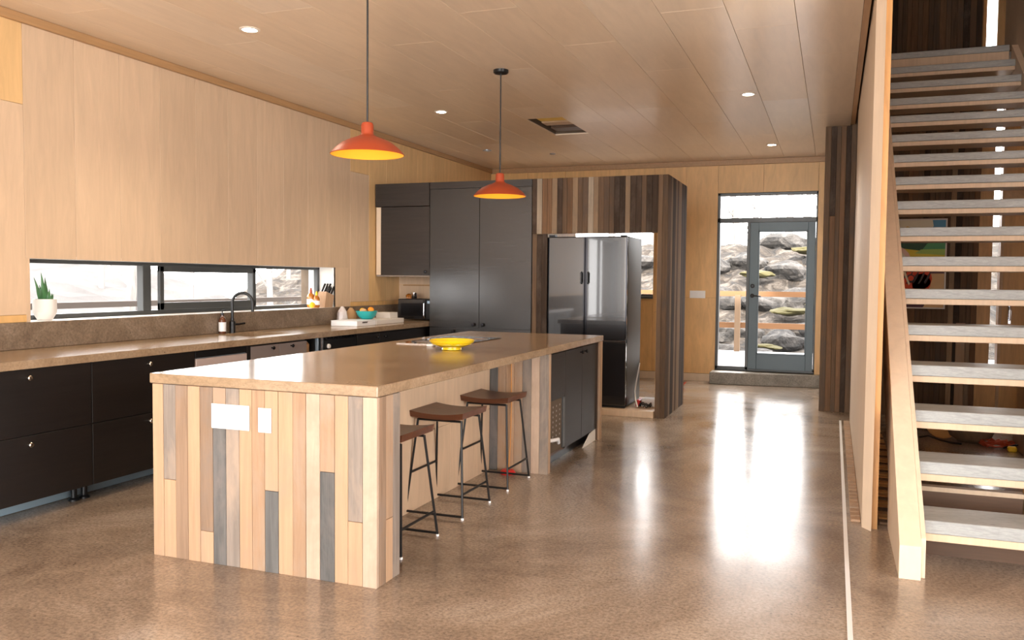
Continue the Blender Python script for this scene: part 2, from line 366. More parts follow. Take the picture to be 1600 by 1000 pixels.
struct(box('baseboard_back', (XL, YB-.016, 0), (DX0, YB+.001, .105), 'ply_pale', None, .003), 'pale baseboard along the back wall')
w2 = struct(thing('window_2', 'square window in the back wall behind the fridge', 'x', (BX0, YB, BZ0))); del w2['category']
boxes('window_frame', [((BX0, YB+.06, BZ0), (BX1, YB+.12, BZ0+.03)), ((BX0, YB+.06, BZ1-.03), (BX1, YB+.12, BZ1)), ((BX0, YB+.06, BZ0), (BX0+.03, YB+.12, BZ1)), ((BX1-.012, YB+.06, BZ0), (BX1, YB+.12, BZ1))], 'frame', w2)
box('window_sill', (BX0, YB-.02, BZ0-.035), (BX1, YB+.1, BZ0-.001), 'frame', w2)
box('pane', (BX0+.03, YB+.085, BZ0+.03), (BX1-.012, YB+.09, BZ1-.03), 'glass', w2)
# ---- glazed door with sidelight and transom
d1 = struct(thing('door_1', 'slate blue glazed door with sidelight and transom', 'x', ((DX0+DX1)/2, YB, DZ0))); del d1['category']
y0, y1 = YB+.02, YB+.14
boxes('door_frame', [((DX0, y0, DZ0), (DX0+.036, y1, DZ1)), ((DX1-.022, y0, DZ0), (DX1, y1, DZ1)), ((DX0, y0, DZ1-.035), (DX1, y1, DZ1)),
      ((DX0, y0, 2.272), (DX1, y1, 2.335)), ((-1.158, y0, DZ0), (-1.118, y1, 2.28)), ((DX0, y0, DZ0-.012), (DX1, y1, DZ0+.045))], 'frame', d1, .003)
box('transom_pane', (DX0+.03, YB+.08, 2.33), (DX1-.02, YB+.085, DZ1-.03), 'glass', d1)
box('sidelight_pane', (DX0+.03, YB+.08, DZ0+.04), (-1.155, YB+.085, 2.275), 'glass', d1)
lf = boxes('door_leaf', [((-1.116, YB-.002, DZ0+.02), (-1.0, YB+.045, 2.268)), ((-.345, YB-.002, DZ0+.02), (-.25, YB+.045, 2.268)),
      ((-1.0, YB-.002, 2.145), (-.345, YB+.045, 2.268)), ((-1.0, YB-.002, DZ0+.02), (-.345, YB+.045, .42))], 'doorp', d1, .003)
boxes('glazing_bead', [((-1.0, YB-.008, .42), (-.985, YB+.02, 2.145)), ((-.36, YB-.008, .42), (-.345, YB+.02, 2.145)), ((-1.0, YB-.008, 2.13), (-.345, YB+.02, 2.145)), ((-1.0, YB-.008, .42), (-.345, YB+.02, .435))], 'doorp', lf)
box('pane', (-.99, YB+.02, .43), (-.35, YB+.026, 2.14), 'glass', lf)
lathe('deadbolt', [(.03, 0), (.03, -.02), (.012, -.024), (.012, -.035)], (-1.068, YB-.002, 1.376), 'black', lf, 16, 'y')
bm = bmesh.new(); lathe_bm(bm, [(.03, 0), (.03, -.02), (.011, -.024), (.011, -.06)], (-1.068, YB-.002, 1.24), 16, 'y')
tube_bm(bm, [(-1.068, YB-.06, 1.24), (-1.0, YB-.065, 1.24), (-.95, YB-.06, 1.232)], .01)
finish(bm, 'lever_handle', 'black', lf, smooth=True)
st = tag(prism('door_step', [(-1.60, 12.13), (-.14, 12.29), (-.14, YB-.017), (-1.60, YB-.017)], 2, 0, .168, 'step', None, .006), 'low grey concrete step in front of the glazed door', 'step')
# ---- cedar return wall to the right of the door and behind the stair
CY = 10.10
wc = struct(boxes('wall_cedar', [((-.11, CY+.03, 0), (1.50, CY+.12, 3.69)), ((-.11, CY+.12, 0), (-.06, YB, ZC))], 'shell'), 'wall of dark reclaimed cedar boards behind the stair')
tones = ['d_dark', 'd_brown', 'd_red', 'd_brown', 'd_tan', 'd_dark', 'd_red', 'd_brown']
xs = []; x = -.125
for k in range(40):
    wd = random.choice((.052, .058, .062, .045)); xs.append((x, x+wd)); x += wd
    if x > 1.40: break
seqL = ['d_brown', 'd_dark', 'd_brown', 'd_red', 'd_dark', 'd_brown']
for i, (a, b) in enumerate(xs):
    b = min(b, 1.41); t = seqL[i] if i < 6 else random.choice(tones)
    d = random.uniform(0, .008); zt = ZC-.001 if b < .16 else 3.70
    if i == 1:
        box('board', (a+.001, CY-d, 2.17), (b-.001, CY+.03, zt), 'd_dark', wc, .0015); box('board', (a+.001, CY-d, 0), (b-.001, CY+.03, 2.168), 'd_red', wc, .0015)
    elif i % 4 == 3 and i > 4:
        zz = random.uniform(.5, 2.8); box('board', (a+.001, CY-d, zz), (b-.001, CY+.03, zt), t, wc, .0015); box('board', (a+.001, CY-d, 0), (b-.001, CY+.03, zz-.002), random.choice(tones), wc, .0015)
    else: box('board', (a+.001, CY-d, 0), (b-.001, CY+.03, zt), t, wc, .0015)
for k in range(12):
    yy = CY+.03+k*.19
    box('board', (-.125, yy, 0), (-.11, min(yy+.187, YB-.001), ZC-.001), random.choice(tones), wc, .001)
# orange jamb, narrow window, amber door right of the cedar wall
w3 = struct(thing('window_3', 'tall narrow bright sidelight behind the stair', 'x', (1.58, CY, .4))); del w3['category']
box('jamb', (1.41, CY, 0), (1.535, CY+.14, 3.7), 'ply_orange', w3); box('jamb', (1.612, CY, 0), (1.64, CY+.14, 3.7), 'mould', w3)
box('panel', (1.535, CY+.02, 0), (1.612, CY+.14, .46), 'ply_orange', w3)
box('pane', (1.535, CY+.07, .46), (1.612, CY+.076, 3.7), 'glass', w3)
d2 = struct(thing('door_2', 'amber timber door right of the narrow sidelight', 'x', (1.9, CY, 0))); del d2['category']
box('door_leaf', (1.645, CY+.04, .02), (2.28, CY+.085, 2.3), 'ply_orange', d2); box('door_frame', (1.64, CY, 2.302), (XR, CY+.14, 2.40), 'mould', d2); box('overpanel', (1.64, CY+.02, 2.402), (XR, CY+.14, 3.7), 'ply_orange', d2)
bm = bmesh.new(); bbox(bm, (1.705, CY+.03, 1.02), (1.735, CY+.04, 1.27), .003); tube_bm(bm, [(1.72, CY+.03, 1.06), (1.72, CY-.03, 1.07), (1.72, CY-.035, 1.16), (1.72, CY+.03, 1.23)], .008); finish(bm, 'door_handle', 'chrome', d2)
# ---- ceiling
HX0, HX1, HY0, HY1 = -3.13, -2.725, 8.69, 9.74
ce = struct(boxes('ceiling', [((XL-.45, -3.6, ZC+.015), (HX0, YB+.3, ZC+.4)), ((HX1, -3.6, ZC+.015), (.13, YB+.3, ZC+.4)),
      ((HX0, -3.6, ZC+.015), (HX1, HY0, ZC+.4)), ((HX0, HY1, ZC+.015), (HX1, YB+.3, ZC+.4)), ((HX0, HY0, ZC+.34), (HX1, HY1, ZC+.4))], 'shell'), 'flat plywood panelled ceiling')
rows = [.13] + [-.27-.4095*k for k in range(13)]; rows[-1] = XL
offs = {0: 6.906, 1: 6.06}
for i in range(13):
    x1, x0 = rows[i], rows[i+1]
    o = offs.get(i, 2.44*((i*.61) % 1)+5.0); y = o - 2.44*4
    while y < YB:
        a, b = max(y, -3.5), min(y+2.44, YB-.001)
        if b > a+.05:
            m_ = random.choice(('ply_c', 'ply_c', 'ply_cp', 'ply_cp'))
            if i == 1 and a < 6.0: m_ = 'ply_cy'
            elif i == 1 and a < 8: m_ = 'ply_cy'
            elif i == 2 and a > 9: m_ = 'ply_c'
            segs = [(a, b)]
            if i == 7 and a < HY1 and b > HY0:
                segs = [s for s in ((a, min(b, HY0)), (max(a, HY1), b)) if s[1]-s[0] > .05]
            for s0, s1 in segs: box('panel', (x0+.0012, s0+.0012, ZC), (x1-.0012, s1-.0012, ZC+.015), m_, ce, .001)
        y += 2.44
struct(boxes('trim_4', [((.131, -3.4, ZC-.0), (.172, 10.05, ZC+.16))], 'mould'), 'brown fascia strip along the open edge of the ceiling')
# open ceiling hatch
ht = thing('ceiling_hatch', 'open rectangular service hatch in the ceiling showing joists and yellow insulation', 'hatch', ((HX0+HX1)/2, (HY0+HY1)/2, ZC))
for y, y2 in ((9.12, 9.30), (9.46, 9.70)): box('joist', (HX0+.03, y, ZC+.035), (HX1-.02, y2, ZC+.07), 'joist' if y < 9.2 else 'darkwood', ht, .003)
box('insulation', (HX0+.05, HY0+.03, ZC+.03), (HX1-.01, 9.02, ZC+.12), 'insul', ht, .015)
# ---- living end behind the camera, unseen openings shaped to light the ceiling
struct(boxes('wall_front', [((XL-.4, -3.75, 0), (-4.98, -3.6, ZC+.4)), ((1.3, -3.75, 0), (4.7, -3.6, 5.6)), ((-4.98, -3.75, 0), (1.3, -3.6, .06)), ((-4.98, -3.75, 3.1), (1.3, -3.6, ZC+.4)), ((-.05, -3.75, ZC+.4), (1.3, -3.6, 5.6))], 'ply'), 'plywood wall behind the camera around wide windows')
struct(boxes('wall_right', [((4.5, -3.6, 0), (4.65, 4.2, .06)), ((4.5, -3.6, 2.7), (4.65, 4.2, 5.6)), ((4.5, -3.6, .06), (4.65, -2.1, 2.7)), ((4.5, 3.3, .06), (4.65, 4.2, 2.7)), ((XR, 4.2, 0), (4.65, 4.35, 5.6)), ((XR, 4.35, 0), (XR+.15, YB+.3, 5.6))], 'ply'), 'plywood wall to the right of the stair')  # low side opening added to send sky light up to the ceiling
struct(box('ceiling_upper', (.0, -3.75, 5.6), (4.65, YB+.3, 5.75), 'ply_c'), 'high ceiling over the stairwell')
struct(box('wall_upper', (-.05, -3.75, ZC+.4), (.12, YB+.3, 5.6), 'ply'), 'upper plywood wall above the open ceiling edge')
# upper landing and the wall behind it
N0, NZ, RUN, RISE = 4.668, .2529, .34408, .22845
lz = NZ+16*RISE
struct(box('floor_upper', (.19, 10.481, lz-.16), (XR, YB+.2, lz-.0), 'tread'), 'upper landing slab')
wu = struct(box('wall_upper_back', (.1, YB+.03, lz), (1.70, YB+.2, 5.6), 'shell'), 'upper wall of dark reclaimed cedar boards')
x = .3
while x < 1.69:
    wd = random.choice((.06, .07, .075, .055)); b = min(x+wd, 1.70)
    box('board', (x+.001, YB-random.uniform(0, .008), lz), (b-.001, YB+.03, 5.59), random.choice(tones), wu, .0015); x = b
w4 = struct(thing('window_4', 'tall narrow bright window at the top of the stair', 'x', (1.8, YB, lz))); del w4['category']
box('jamb', (1.70, YB, lz), (1.742, YB+.14, 5.6), 'ply_orange', w4); box('jamb', (1.861, YB, lz), (XR, YB+.14, 5.6), 'ply_y', w4)
box('pane', (1.742, YB+.07, lz), (1.861, YB+.076, 5.6), 'glass', w4)

# ================================================================== STAIR
stair = thing('open_riser_staircase', 'open riser stair of grey concrete treads between pale plywood stringers', 'staircase', (1.05, 6, 0))
TX0, TX1 = .452, 1.64
for n in range(17):
    y, z = N0+RUN*n, NZ+RISE*n
    t = box('tread', (TX0, y, z-.066), (TX1, y+.31, z), 'tread', stair, .004)
    if n < 16: box('bearer', (TX0+.002, y+.006, z-.105), (TX1-.002, y+.295, z-.0665), 'ply_edge', t, .003)
    else: box('bearer', (TX0+.002, y+.004, z-.20), (TX1-.002, y+.03, z-.0665), 'ply_edge', t, .003)
def stringer(x0, x1, xa, inset):
    s = RISE/RUN
    # side profile (y,z): square foot, sloping body, runs up past the landing
    top = lambda y: NZ + (y-N0)*s + .03
    ye = 10.085
    y0 = 4.49 + inset
    pts = [(y0, 0), (5.40, 0), (5.47, .30)]
    pts += [(ye, .30+(ye-5.47)*s), (ye, top(ye)), (y0, max(.13, top(y0)))]
    return prism('stringer', pts, 0, x0, x1, xa, stair, .0015)
stringer(.330, .428, 'ply_pale', 0); stringer(.4285, .4505, 'ply_pale', .045)
stringer(1.642, 1.70, 'ply_pale', 0)
# recessed riser boards under the lowest treads
box('riser_board', (.453, 4.955, 0), (1.62, 4.985, NZ-.107), 'darkwood', stair)
rb = box('riser_board', (.453, 5.31, 0), (1.00, 5.35, .262), 'darkwood', stair); box('cap', (.453, 5.295, .2625), (1.00, 5.355, .288), 'ply_edge', rb)
box('post', (1.005, 5.30, 0), (1.08, 5.36, .36), 'ply_orange', stair)
# tall plywood fin beside the stair (two layers, the rear one set back)
fin = thing('plywood_fin_wall', 'tall pale plywood fin rising from floor past the ceiling left of the stair', 'partition', (.24, 7.4, 0))
fz = 5.55
prism('panel', [(.188, 5.365), (.238, 5.285), (.238, 5.6), (.188, 5.6)], 2, 0, fz, 'ply_pale', fin)
for a, b in ((5.602, 7.0), (7.002, 8.3), (8.302, 9.44)): box('panel', (.188, a, 0), (.238, b, fz), 'ply_pale', fin)
box('rear_layer', (.2385, 5.345, 0), (.272, 9.44, fz), 'ply_orange', fin)
# guard panel on the right of the upper flight
g2 = thing('plywood_guard_panel', 'pinkish plywood guard panel at the top right of the stair', 'partition', (1.7, 10, 3.3))
prism('panel', [(8.9, 3.35), (9.3, 3.2), (10.9, 4.0), (10.9, 5.55), (8.9, 5.55)], 0, 1.705, 1.74, 'ply_pale', g2)

# ---- painting
PX1 = 1.105
pt = thing('painting', 'colourful framed painting of hills and a red striped form on the cedar wall', 'painting', (.8, CY-.02, 1.17))
px0, pz0, pz1 = .50, 1.165, 2.12
boxes('frame', [((px0, CY-.045, pz0), (PX1, CY-.012, pz0+.014)), ((px0, CY-.045, pz1-.014), (PX1, CY-.012, pz1)), ((px0, CY-.045, pz0+.014), (px0+.014, CY-.012, pz1-.014)), ((PX1-.014, CY-.045, pz0+.014), (PX1, CY-.012, pz1-.014))], 'offwhite', pt)
pc = {n_: plain('paint_'+n_, c, .6) for n_, c in dict(cream=(.72, .66, .5), blue=(.10, .30, .48), ochre=(.65, .40, .06), dgreen=(.03, .09, .05), green=(.10, .36, .16), yellow=(.72, .58, .06), lime=(.38, .55, .12), red=(.70, .07, .015), black=(.04, .02, .02), plum=(.10, .035, .05), tan=(.70, .45, .22), pink=(.75, .52, .42)).items()}
names = list(pc); bm = bmesh.new()
def patch(name, pts, lay):
    vs_ = [bm.verts.new((px0+.014+u*(PX1-px0-.028), CY-.030-lay*.0006, pz0+.014+v*(pz1-pz0-.028))) for u, v in pts]
    f = bm.faces.new(vs_); f.material_index = names.index(name)
    for e in f.edges: pass
def ell(cu, cv, ru, rv_, n_=20, a0=0, a1=2*PI): return [(cu+ru*math.cos(a0+(a1-a0)*k/n_), cv+rv_*math.sin(a0+(a1-a0)*k/n_)) for k in range(n_ + (0 if a1-a0 > 6.2 else 1))]
bbox(bm, (px0+.014, CY-.029, pz0+.014), (PX1-.014, CY-.012, pz1-.014))
for f in bm.faces: f.material_index = names.index('cream')
patch('ochre', [(0, .6), (1, .6), (1, .78), (.75, .80), (.5, .90), (.36, .93), (.2, .88), (0, .80)], 1)
patch('blue', [(.78, 1), (.80, .93), (.76, .90), (.84, .84), (1, .80), (1, 1)], 1)
patch('dgreen', [(0, .58), (1, .58), (1, .80), (.8, .78), (.5, .80), (0, .76)], 2)
patch('green', [(.62, .66), (1, .64), (1, .79), (.8, .77), (.7, .73)], 3)
patch('yellow', [(0, .45), (1, .45), (1, .66), (.6, .65), (0, .70)], 4)
patch('lime', [(.5, .62), (1, .60), (1, .67), (.6, .665)], 5)
patch('plum', [(0, 0), (1, 0), (1, .44), (.6, .5), (0, .52)], 5)
patch('pink', ell(.18, .52, .26, .18), 6)
patch('cream', ell(.17, .51, .20, .145), 7)
patch('pink', ell(.17, .50, .15, .10), 8)
patch('tan', [(.70, .20), (1, .18), (1, .39), (.76, .39)], 7)
patch('tan', [(.66, .0), (1, 0), (1, .05), (.7, .05)], 7)
patch('red', ell(.44, .33, .36, .16), 9)
for k in range(6):
    u = .16+k*.10
    patch('black', [(u, .27+.02*(k % 2)), (u+.03, .27), (u+.10, .36), (u+.12, .43), (u+.07, .37)], 10)
patch('red', ell(.62, .28, .16, .11), 9); patch('black', ell(.44, .33, .07, .05), 11); patch('red', ell(.445, .335, .05, .03), 12)
patch('cream', [(.30, .42), (.33, .44), (.43, .27), (.41, .25)], 13)
me_o = finish(bm, 'canvas', [pc[n_] for n_ in names], pt)
# thing stored below the painting
bxs = tag(box('cardboard_offcut', (1.22, CY-.03, 0), (1.305, CY-.012, 1.02), 'c_tan'), 'narrow tan timber offcut leaning upright against the cedar wall behind the stair', 'offcut')
# clutter on the floor under the stair
dsc = tag(lathe('wooden_disc', [(.0001, -.012), (.15, -.012), (.156, 0), (.15, .012), (.0001, .012)], (.98, 8.75, .157), 'tan_d', None, 32, 'y'), 'round orange wooden disc standing on the floor under the stair', 'disc')
bk = thing('wicker_basket', 'shallow wicker basket of cables on the floor under the stair', 'basket', (1.2, 8.7, 0))
lathe('bowl', [(.10, 0), (.17, .05), (.20, .12), (.205, .13), (.19, .12), (.15, .04), (.0001, .02)], (1.2, 8.7, 0), 'd_tan', bk)
lathe('rim', [(.2, -.01), (.212, 0), (.2, .01), (.192, 0), (.2, -.01)], (1.2, 8.7, .13), 'c_tan', bk)
def coil(name, c, r, turns, mat, th=.007, lab=None, cat='cable', tiltz=.05, seed=1, parent=None, group=None):
    rd = random.Random(seed); pts = []
    for k in range(turns*14):
        a = 2*PI*k/14; rr_ = r*(1+rd.uniform(-.14, .14)); pts.append((c[0]+rr_*math.cos(a)*1.4, c[1]+rr_*math.sin(a), c[2]+th+tiltz*rd.random()))
    o = tube(name, pts, th, mat, parent, 6)
    if lab: tag(o, lab, cat, group)
    return o
coil('cable_coil', (1.20, 8.70, .13), .10, 3, 'wire', .008, None, parent=bk)
coil('cable_coil', (1.38, 8.50, 0), .09, 4, 'wire', .009, 'red cable coiled on the floor beside the wicker basket', seed=4)
tag(tube('power_cord', [(.78, 8.7, .01), (.85, 8.62, .04), (.93, 8.55, .02), (1.02, 8.5, .01), (1.1, 8.46, .012)], .009, 'wireb'), 'black power cord lying in front of the orange disc', 'cord')
tag(tube('work_cord', [(1.42, 8.42, .01), (1.5, 8.36, .05), (1.6, 8.40, .06), (1.62, 8.5, .02), (1.55, 8.6, .01)], .008, 'wireb'), 'black cord looping beside the timber block under the stair', 'cord')
tag(box('yellow_tape_measure', (1.43, 8.28, 0), (1.50, 8.33, .045), 'honeyy', None, .01), 'small yellow tool on the floor among the cables', 'tool')
tag(prism('timber_block', [(1.52, 0), (1.66, 0), (1.66, .26), (1.60, .30), (1.52, .22)], 1, 8.05, 8.6, 'c_tan', None, .004), 'stepped light timber block on the floor under the stair', 'block')
tag(box('side_partition', (1.70, 7.3, 0), (1.76, 9.5, .55), 'ply_orange', None, .004), 'low amber timber side panel behind the block under the stair', 'panel')

# ================================================================== LEFT KITCHEN RUN
ZT = .9386; XF = -4.36; KY0 = 3.05; NY = 9.44
SX0, SX1, SY0, SY1 = -4.93, -4.52, 5.87, 6.44
wt = boxes('left_worktop', [((XL+.004, KY0, ZT-.05), (SX0, NY, ZT)), ((SX1, KY0, ZT-.05), (XF, NY, ZT)), ((SX0, KY0, ZT-.05), (SX1, SY0, ZT)), ((SX0, SY1, ZT-.05), (SX1, NY, ZT))], 'worktop')
tag(wt, 'long brown concrete worktop under the slot window', 'worktop')
tag(box('concrete_backsplash', (XL+.0025, KY0, ZT+.001), (XL+.03, NY, WZ0-.001), 'splash', None, .003), 'mottled brown concrete backsplash below the slot window', 'backsplash')
snk = thing('kitchen_sink', 'dark undermounted sink basin in the left worktop', 'sink', (-4.72, 6.2, .72))
boxes('basin', [((SX0-.02, SY0-.02, .70), (SX1+.02, SY1+.02, .715)), ((SX0-.02, SY0-.02, .715), (SX0, SY1+.02, .887)), ((SX1, SY0-.02, .715), (SX1+.02, SY1+.02, .887)), ((SX0, SY0-.02, .715), (SX1, SY0, .887)), ((SX0, SY1, .715), (SX1, SY1+.02, .887))], 'darkwood', snk)
lathe('drain', [(.04, 0), (.04, .004), (.02, .005), (.0001, .003)], (-4.72, 6.2, .715), 'chrome', snk, 16)
def knob(c, ax, parent, mat='knob', s=1):
    sg = 1 if ax == 'x' else -1
    return lathe('knob', [(.006*s, 0), (.005*s, sg*.012), (.014*s, sg*.020), (.016*s, sg*.026), (.012*s, sg*.031), (.0001, sg*.032)], c, mat, parent, 14, ax)
XK = -4.38
def drawer_unit(name, y0, y1, lab, kn=True):
    t = thing(name, lab, 'cabinet', (-4.7, (y0+y1)/2, 0))
    box('body', (XL+.03, y0+.002, .10), (XK-.022, y1-.002, ZT-.052), 'lam_y', t)
    for a, b in ((.105, .492), (.498, .884)):
        d = box('drawer', (XK-.020, y0+.003, a), (XK, y1-.003, b), 'lam_y', t, .001)
        knob((XK, (y0+y1)/2+.01, b-.05), 'x', d)
    box('plinth', (-4.60, y0+.003, .003), (-4.58, y1-.003, .098), 'blueplas', t)
    for fy_ in (y1-.04, y0+.04): lathe('foot', [(.035, 0), (.035, .01), (.02, .02), (.02, .10)], (-4.50, fy_, 0), 'black', t, 12)
drawer_unit('drawer_cabinet', 3.16, 4.10, 'black two drawer base cabinet nearest the camera under the left worktop')
drawer_unit('drawer_cabinet', 4.10, 5.035, 'black two drawer base cabinet half hidden behind the near end of the island')
dw = thing('dishwasher', 'dishwasher covered in pinkish protective film under the left worktop', 'dishwasher', (-4.7, 5.33, 0))
box('body', (XL+.03, 5.04, .10), (XK-.022, 5.63, .88), 'lam_y', dw); box('door', (XK-.02, 5.045, .12), (XK+.004, 5.625, .825), 'film', dw, .003)
box('control_strip', (XK-.02, 5.045, .832), (XK-.004, 5.625, .88), 'black', dw, .002); box('rail', (XK-.018, 5.055, .8265), (XK-.0, 5.615, .8315), 'conduit', dw)
box('plinth', (-4.60, 5.045, .0), (-4.58, 5.625, .098), 'black', dw)
sk = thing('sink_cabinet', 'base cabinet with two taupe doors below the sink', 'cabinet', (-4.7, 6.07, 0))
boxes('body', [((XL+.03, 5.635, .10), (XK-.022, 6.46, .69)), ((-4.45, 5.635, .69), (XK-.022, 6.46, .885))], 'lam_y', sk)
box('filler', (XK-.02, 5.635, .12), (XK, 5.675, .885), 'lam_y', sk)
for a, b, ky in ((5.68, 6.056, 5.95), (6.062, 6.46, 6.22)):
    d = box('door', (XK-.02, a, .12), (XK, b, .872), 'greydoor', sk, .002); knob((XK, ky, .845), 'x', d, 'knobd')
box('plinth', (-4.60, 5.64, 0), (-4.58, 6.455, .098), 'black', sk)
ob = thing('open_cabinet', 'narrow open cabinet gap holding a paper parcel right of the sink cabinet', 'cabinet', (-4.6, 6.54, 0))
box('back_panel', (-4.75, 6.465, .10), (-4.72, 6.60, .885), 'lam_y', ob); box('shelf', (-4.72, 6.465, .66), (XK-.03, 6.60, .68), 'lam_y', ob)
box('plinth', (-4.60, 6.467, 0), (-4.58, 6.6, .098), 'black', ob); box('bottom_shelf', (-4.72, 6.465, .098), (XK-.03, 6.60, .12), 'lam_y', ob)
tag(box('paper_parcel', (-4.50, 6.475, .681), (-4.42, 6.575, .855), 'paper', None, .02), 'rounded brown paper parcel inside the narrow open cabinet', 'parcel')
ov = thing('under_counter_oven', 'black under counter oven with row of slots and a white dial', 'oven', (-4.6, 6.95, 0))
box('body', (XL+.03, 6.605, .10), (XK-.02, 7.315, .885), 'black', ov)
box('side_post', (XK-.018, 6.612, .11), (XK+.012, 6.635, .885), 'conduit', ov, .004); box('side_post', (XK-.018, 6.66, .11), (XK+.020, 6.695, .885), 'chrome', ov, .004)
box('door', (XK-.018, 6.705, .12), (XK+.004, 7.31, .74), 'blackgloss', ov, .004); box('control_panel', (XK-.018, 6.705, .75), (XK+.002, 7.31, .86), 'black', ov, .003)
for k in range(9): box('slot', (XK-.012, 6.75+k*.062, .866), (XK+.006, 6.785+k*.062, .882), 'offwhite' if k < 0 else 'knobd', ov)
box('handle', (XK+.004, 6.72, .742), (XK+.022, 7.30, .749), 'chrome', ov)
lathe('dial', [(.022, 0), (.022, .012), (.016, .02), (.0001, .02)], (XK+.002, 6.80, .80), 'offwhite', ov, 18, 'x')
box('plinth', (-4.60, 6.61, 0), (-4.58, 7.31, .098), 'black', ov)
cc = thing('corner_base_cabinet', 'black base cabinet with doors meeting beside the oven, next to the tall cabinet', 'cabinet', (-4.7, 8.0, 0))
box('body', (XL+.03, 7.32, .10), (XK-.022, 9.42, .885), 'lam_y', cc)
for a, b, ky in ((7.325, 7.766, 7.70), (7.77, 8.81, 7.86)):
    d = box('door', (XK-.02, a, .12), (XK, b, .872), 'lam_y', cc, .002); knob((XK, ky, .83), 'x', d, 'knobd')
box('plinth', (-4.60, 7.33, 0), (-4.58, 8.8, .098), 'black', cc)
# ---- tap and things on the counter
tp = thing('kitchen_tap', 'matte black gooseneck tap behind the sink', 'tap', (-4.97, 6.19, ZT))
pts = [(-4.97, 6.19, ZT+.02), (-4.97, 6.19, ZT+.27)] + [(-4.97+.085-.085*math.cos(a), 6.19+.03*(1-math.cos(a)), ZT+.27+.085*math.sin(a)) for a in [PI*k/10 for k in range(1, 11)]] + [(-4.80, 6.25, ZT+.19)]
bm = bmesh.new(); tube_bm(bm, pts, .013, 12); finish(bm, 'spout', 'black', tp, smooth=True)
lathe('base', [(.026, 0), (.026, .10), (.016, .11), (.016, .13)], (-4.97, 6.19, ZT+.0005), 'black', tp, 16)
bm = bmesh.new(); tube_bm(bm, [(-4.97, 6.19, ZT+.075), (-4.95, 6.25, ZT+.075), (-4.93, 6.31, ZT+.082)], .009, 8); finish(bm, 'lever', 'knobd', tp, smooth=True)
bt = thing('soap_bottle', 'amber soap bottle with pump and white label beside the tap', 'bottle', (-4.985, 6.075, ZT))
lathe('body', [(.029, 0), (.031, .01), (.031, .115), (.022, .14), (.012, .148), (.012, .16)], (-4.985, 6.075, ZT+.0005), 'amber', bt)
bm = bmesh.new(); lathe_bm(bm, [(.0318, .02), (.0318, .10)], (-4.985, 6.075, ZT), 24); finish(bm, 'paper_label', 'white', bt, smooth=True)
bm = bmesh.new(); lathe_bm(bm, [(.013, .16), (.013, .18), (.005, .182), (.005, .205)], (-4.985, 6.075, ZT), 14); tube_bm(bm, [(-4.985, 6.075, ZT+.205), (-4.95, 6.085, ZT+.206)], .005, 8); finish(bm, 'pump', 'black', bt, smooth=True)
# plant
pl = thing('potted_snake_plant', 'small snake plant in a white ceramic pot on the window sill', 'plant', (-5.165, 4.44, WZ0))
lathe('pot', [(.045, 0), (.05, .006), (.072, .045), (.076, .06), (.076, .148), (.070, .148), (.066, .13), (.0001, .13)], (-5.165, 4.44, WZ0+.0005), 'pot', pl)
lathe('soil', [(.066, .131), (.0001, .134)], (-5.165, 4.44, WZ0), 'soil', pl)
def leaf(base, tip, wd, parent):
    b, t = Vector(base), Vector(tip); bm = bmesh.new(); n_ = 6; side = Vector((.35, .94, 0)).normalized(); nr = Vector((.94, -.35, 0))
    prev = None
    for k in range(n_+1):
        u = k/n_; wv = wd*(1-u)**.6*(.7+.6*math.sin(PI*min(u*1.3, 1)))+.0008; p = b.lerp(t, u)+nr*.012*math.sin(u*3)
        ring = [bm.verts.new(p-side*wv), bm.verts.new(p+nr*.003), bm.verts.new(p+side*wv), bm.verts.new(p-nr*.003)]
        if prev:
            for q in range(4): bm.faces.new([prev[q], prev[(q+1) % 4], ring[(q+1) % 4], ring[q]])
        else: bm.faces.new(ring)
        prev = ring
    bm.faces.new(prev); finish(bm, 'leaf', 'leaf', parent, smooth=True)
pc_ = (-5.165, 4.44)
for dy, dx, ty, tx, h_, wd in ((-.03, 0, -.085, 0, .30, .014), (-.015, .01, -.045, .02, .335, .017), (0, 0, .0, 0, .24, .022), (.015, -.01, .02, -.02, .30, .016), (.01, .01, .03, .01, .22, .014), (.045, 0, .058, 0, .19, .011), (.045, 0, .07, 0, .185, .008), (-.03, .0, -.05, .01, .25, .013)):
    leaf((pc_[0]+dx, pc_[1]+dy, WZ0+.125), (pc_[0]+tx, pc_[1]+ty, WZ0+h_), wd, pl)
# sill items
def honeybear(name, c, mat, lab, s=1, cap='honeyy'):
    t = thing(name, lab, 'bottle', c)
    lathe('body', [(.028*s, 0), (.034*s, .02*s), (.030*s, .06*s), (.034*s, .09*s), (.026*s, .115*s), (.012*s, .13*s)], (c[0], c[1], c[2]+.0005), mat, t)
    lathe('cap', [(.013*s, .13*s), (.013*s, .15*s), (.005*s, .175*s), (.0001, .176*s)], c, cap, t, 14)
    bm = bmesh.new(); lathe_bm(bm, [(.0345*s, .03*s), (.0330*s, .075*s)], c, 20); finish(bm, 'paper_label', 'white', t, smooth=True)
honeybear('honey_bottle', (-5.10, 7.70, WZ0), 'honey', 'amber honey bottle with yellow cap on the right end of the window sill', 1.0)
honeybear('syrup_bottle', (-5.17, 7.70, WZ0), 'honey', 'taller syrup bottle with red brown cap behind the honey bottle', 1.2, 'orange')
tag(lathe('lemon', [(.0001, 0), (.018, .006), (.030, .025), (.030, .038), (.018, .055), (.0001, .062)], (-5.045+.0, 7.62, WZ0+.0005), 'honeyy', None, 20) if False else lathe('lemon', [(.0001, 0), (.02, .006), (.033, .025), (.033, .038), (.02, .055), (.0001, .062)], (-5.095, 7.61, WZ0+.0005), 'honeyy', None, 20), 'yellow lemon on the window sill in front of the honey bottle', 'lemon')
kb = thing('knife_block', 'pale wooden knife block holding black handled knives at the end of the window sill', 'knife block', (-5.11, 7.88, WZ0))
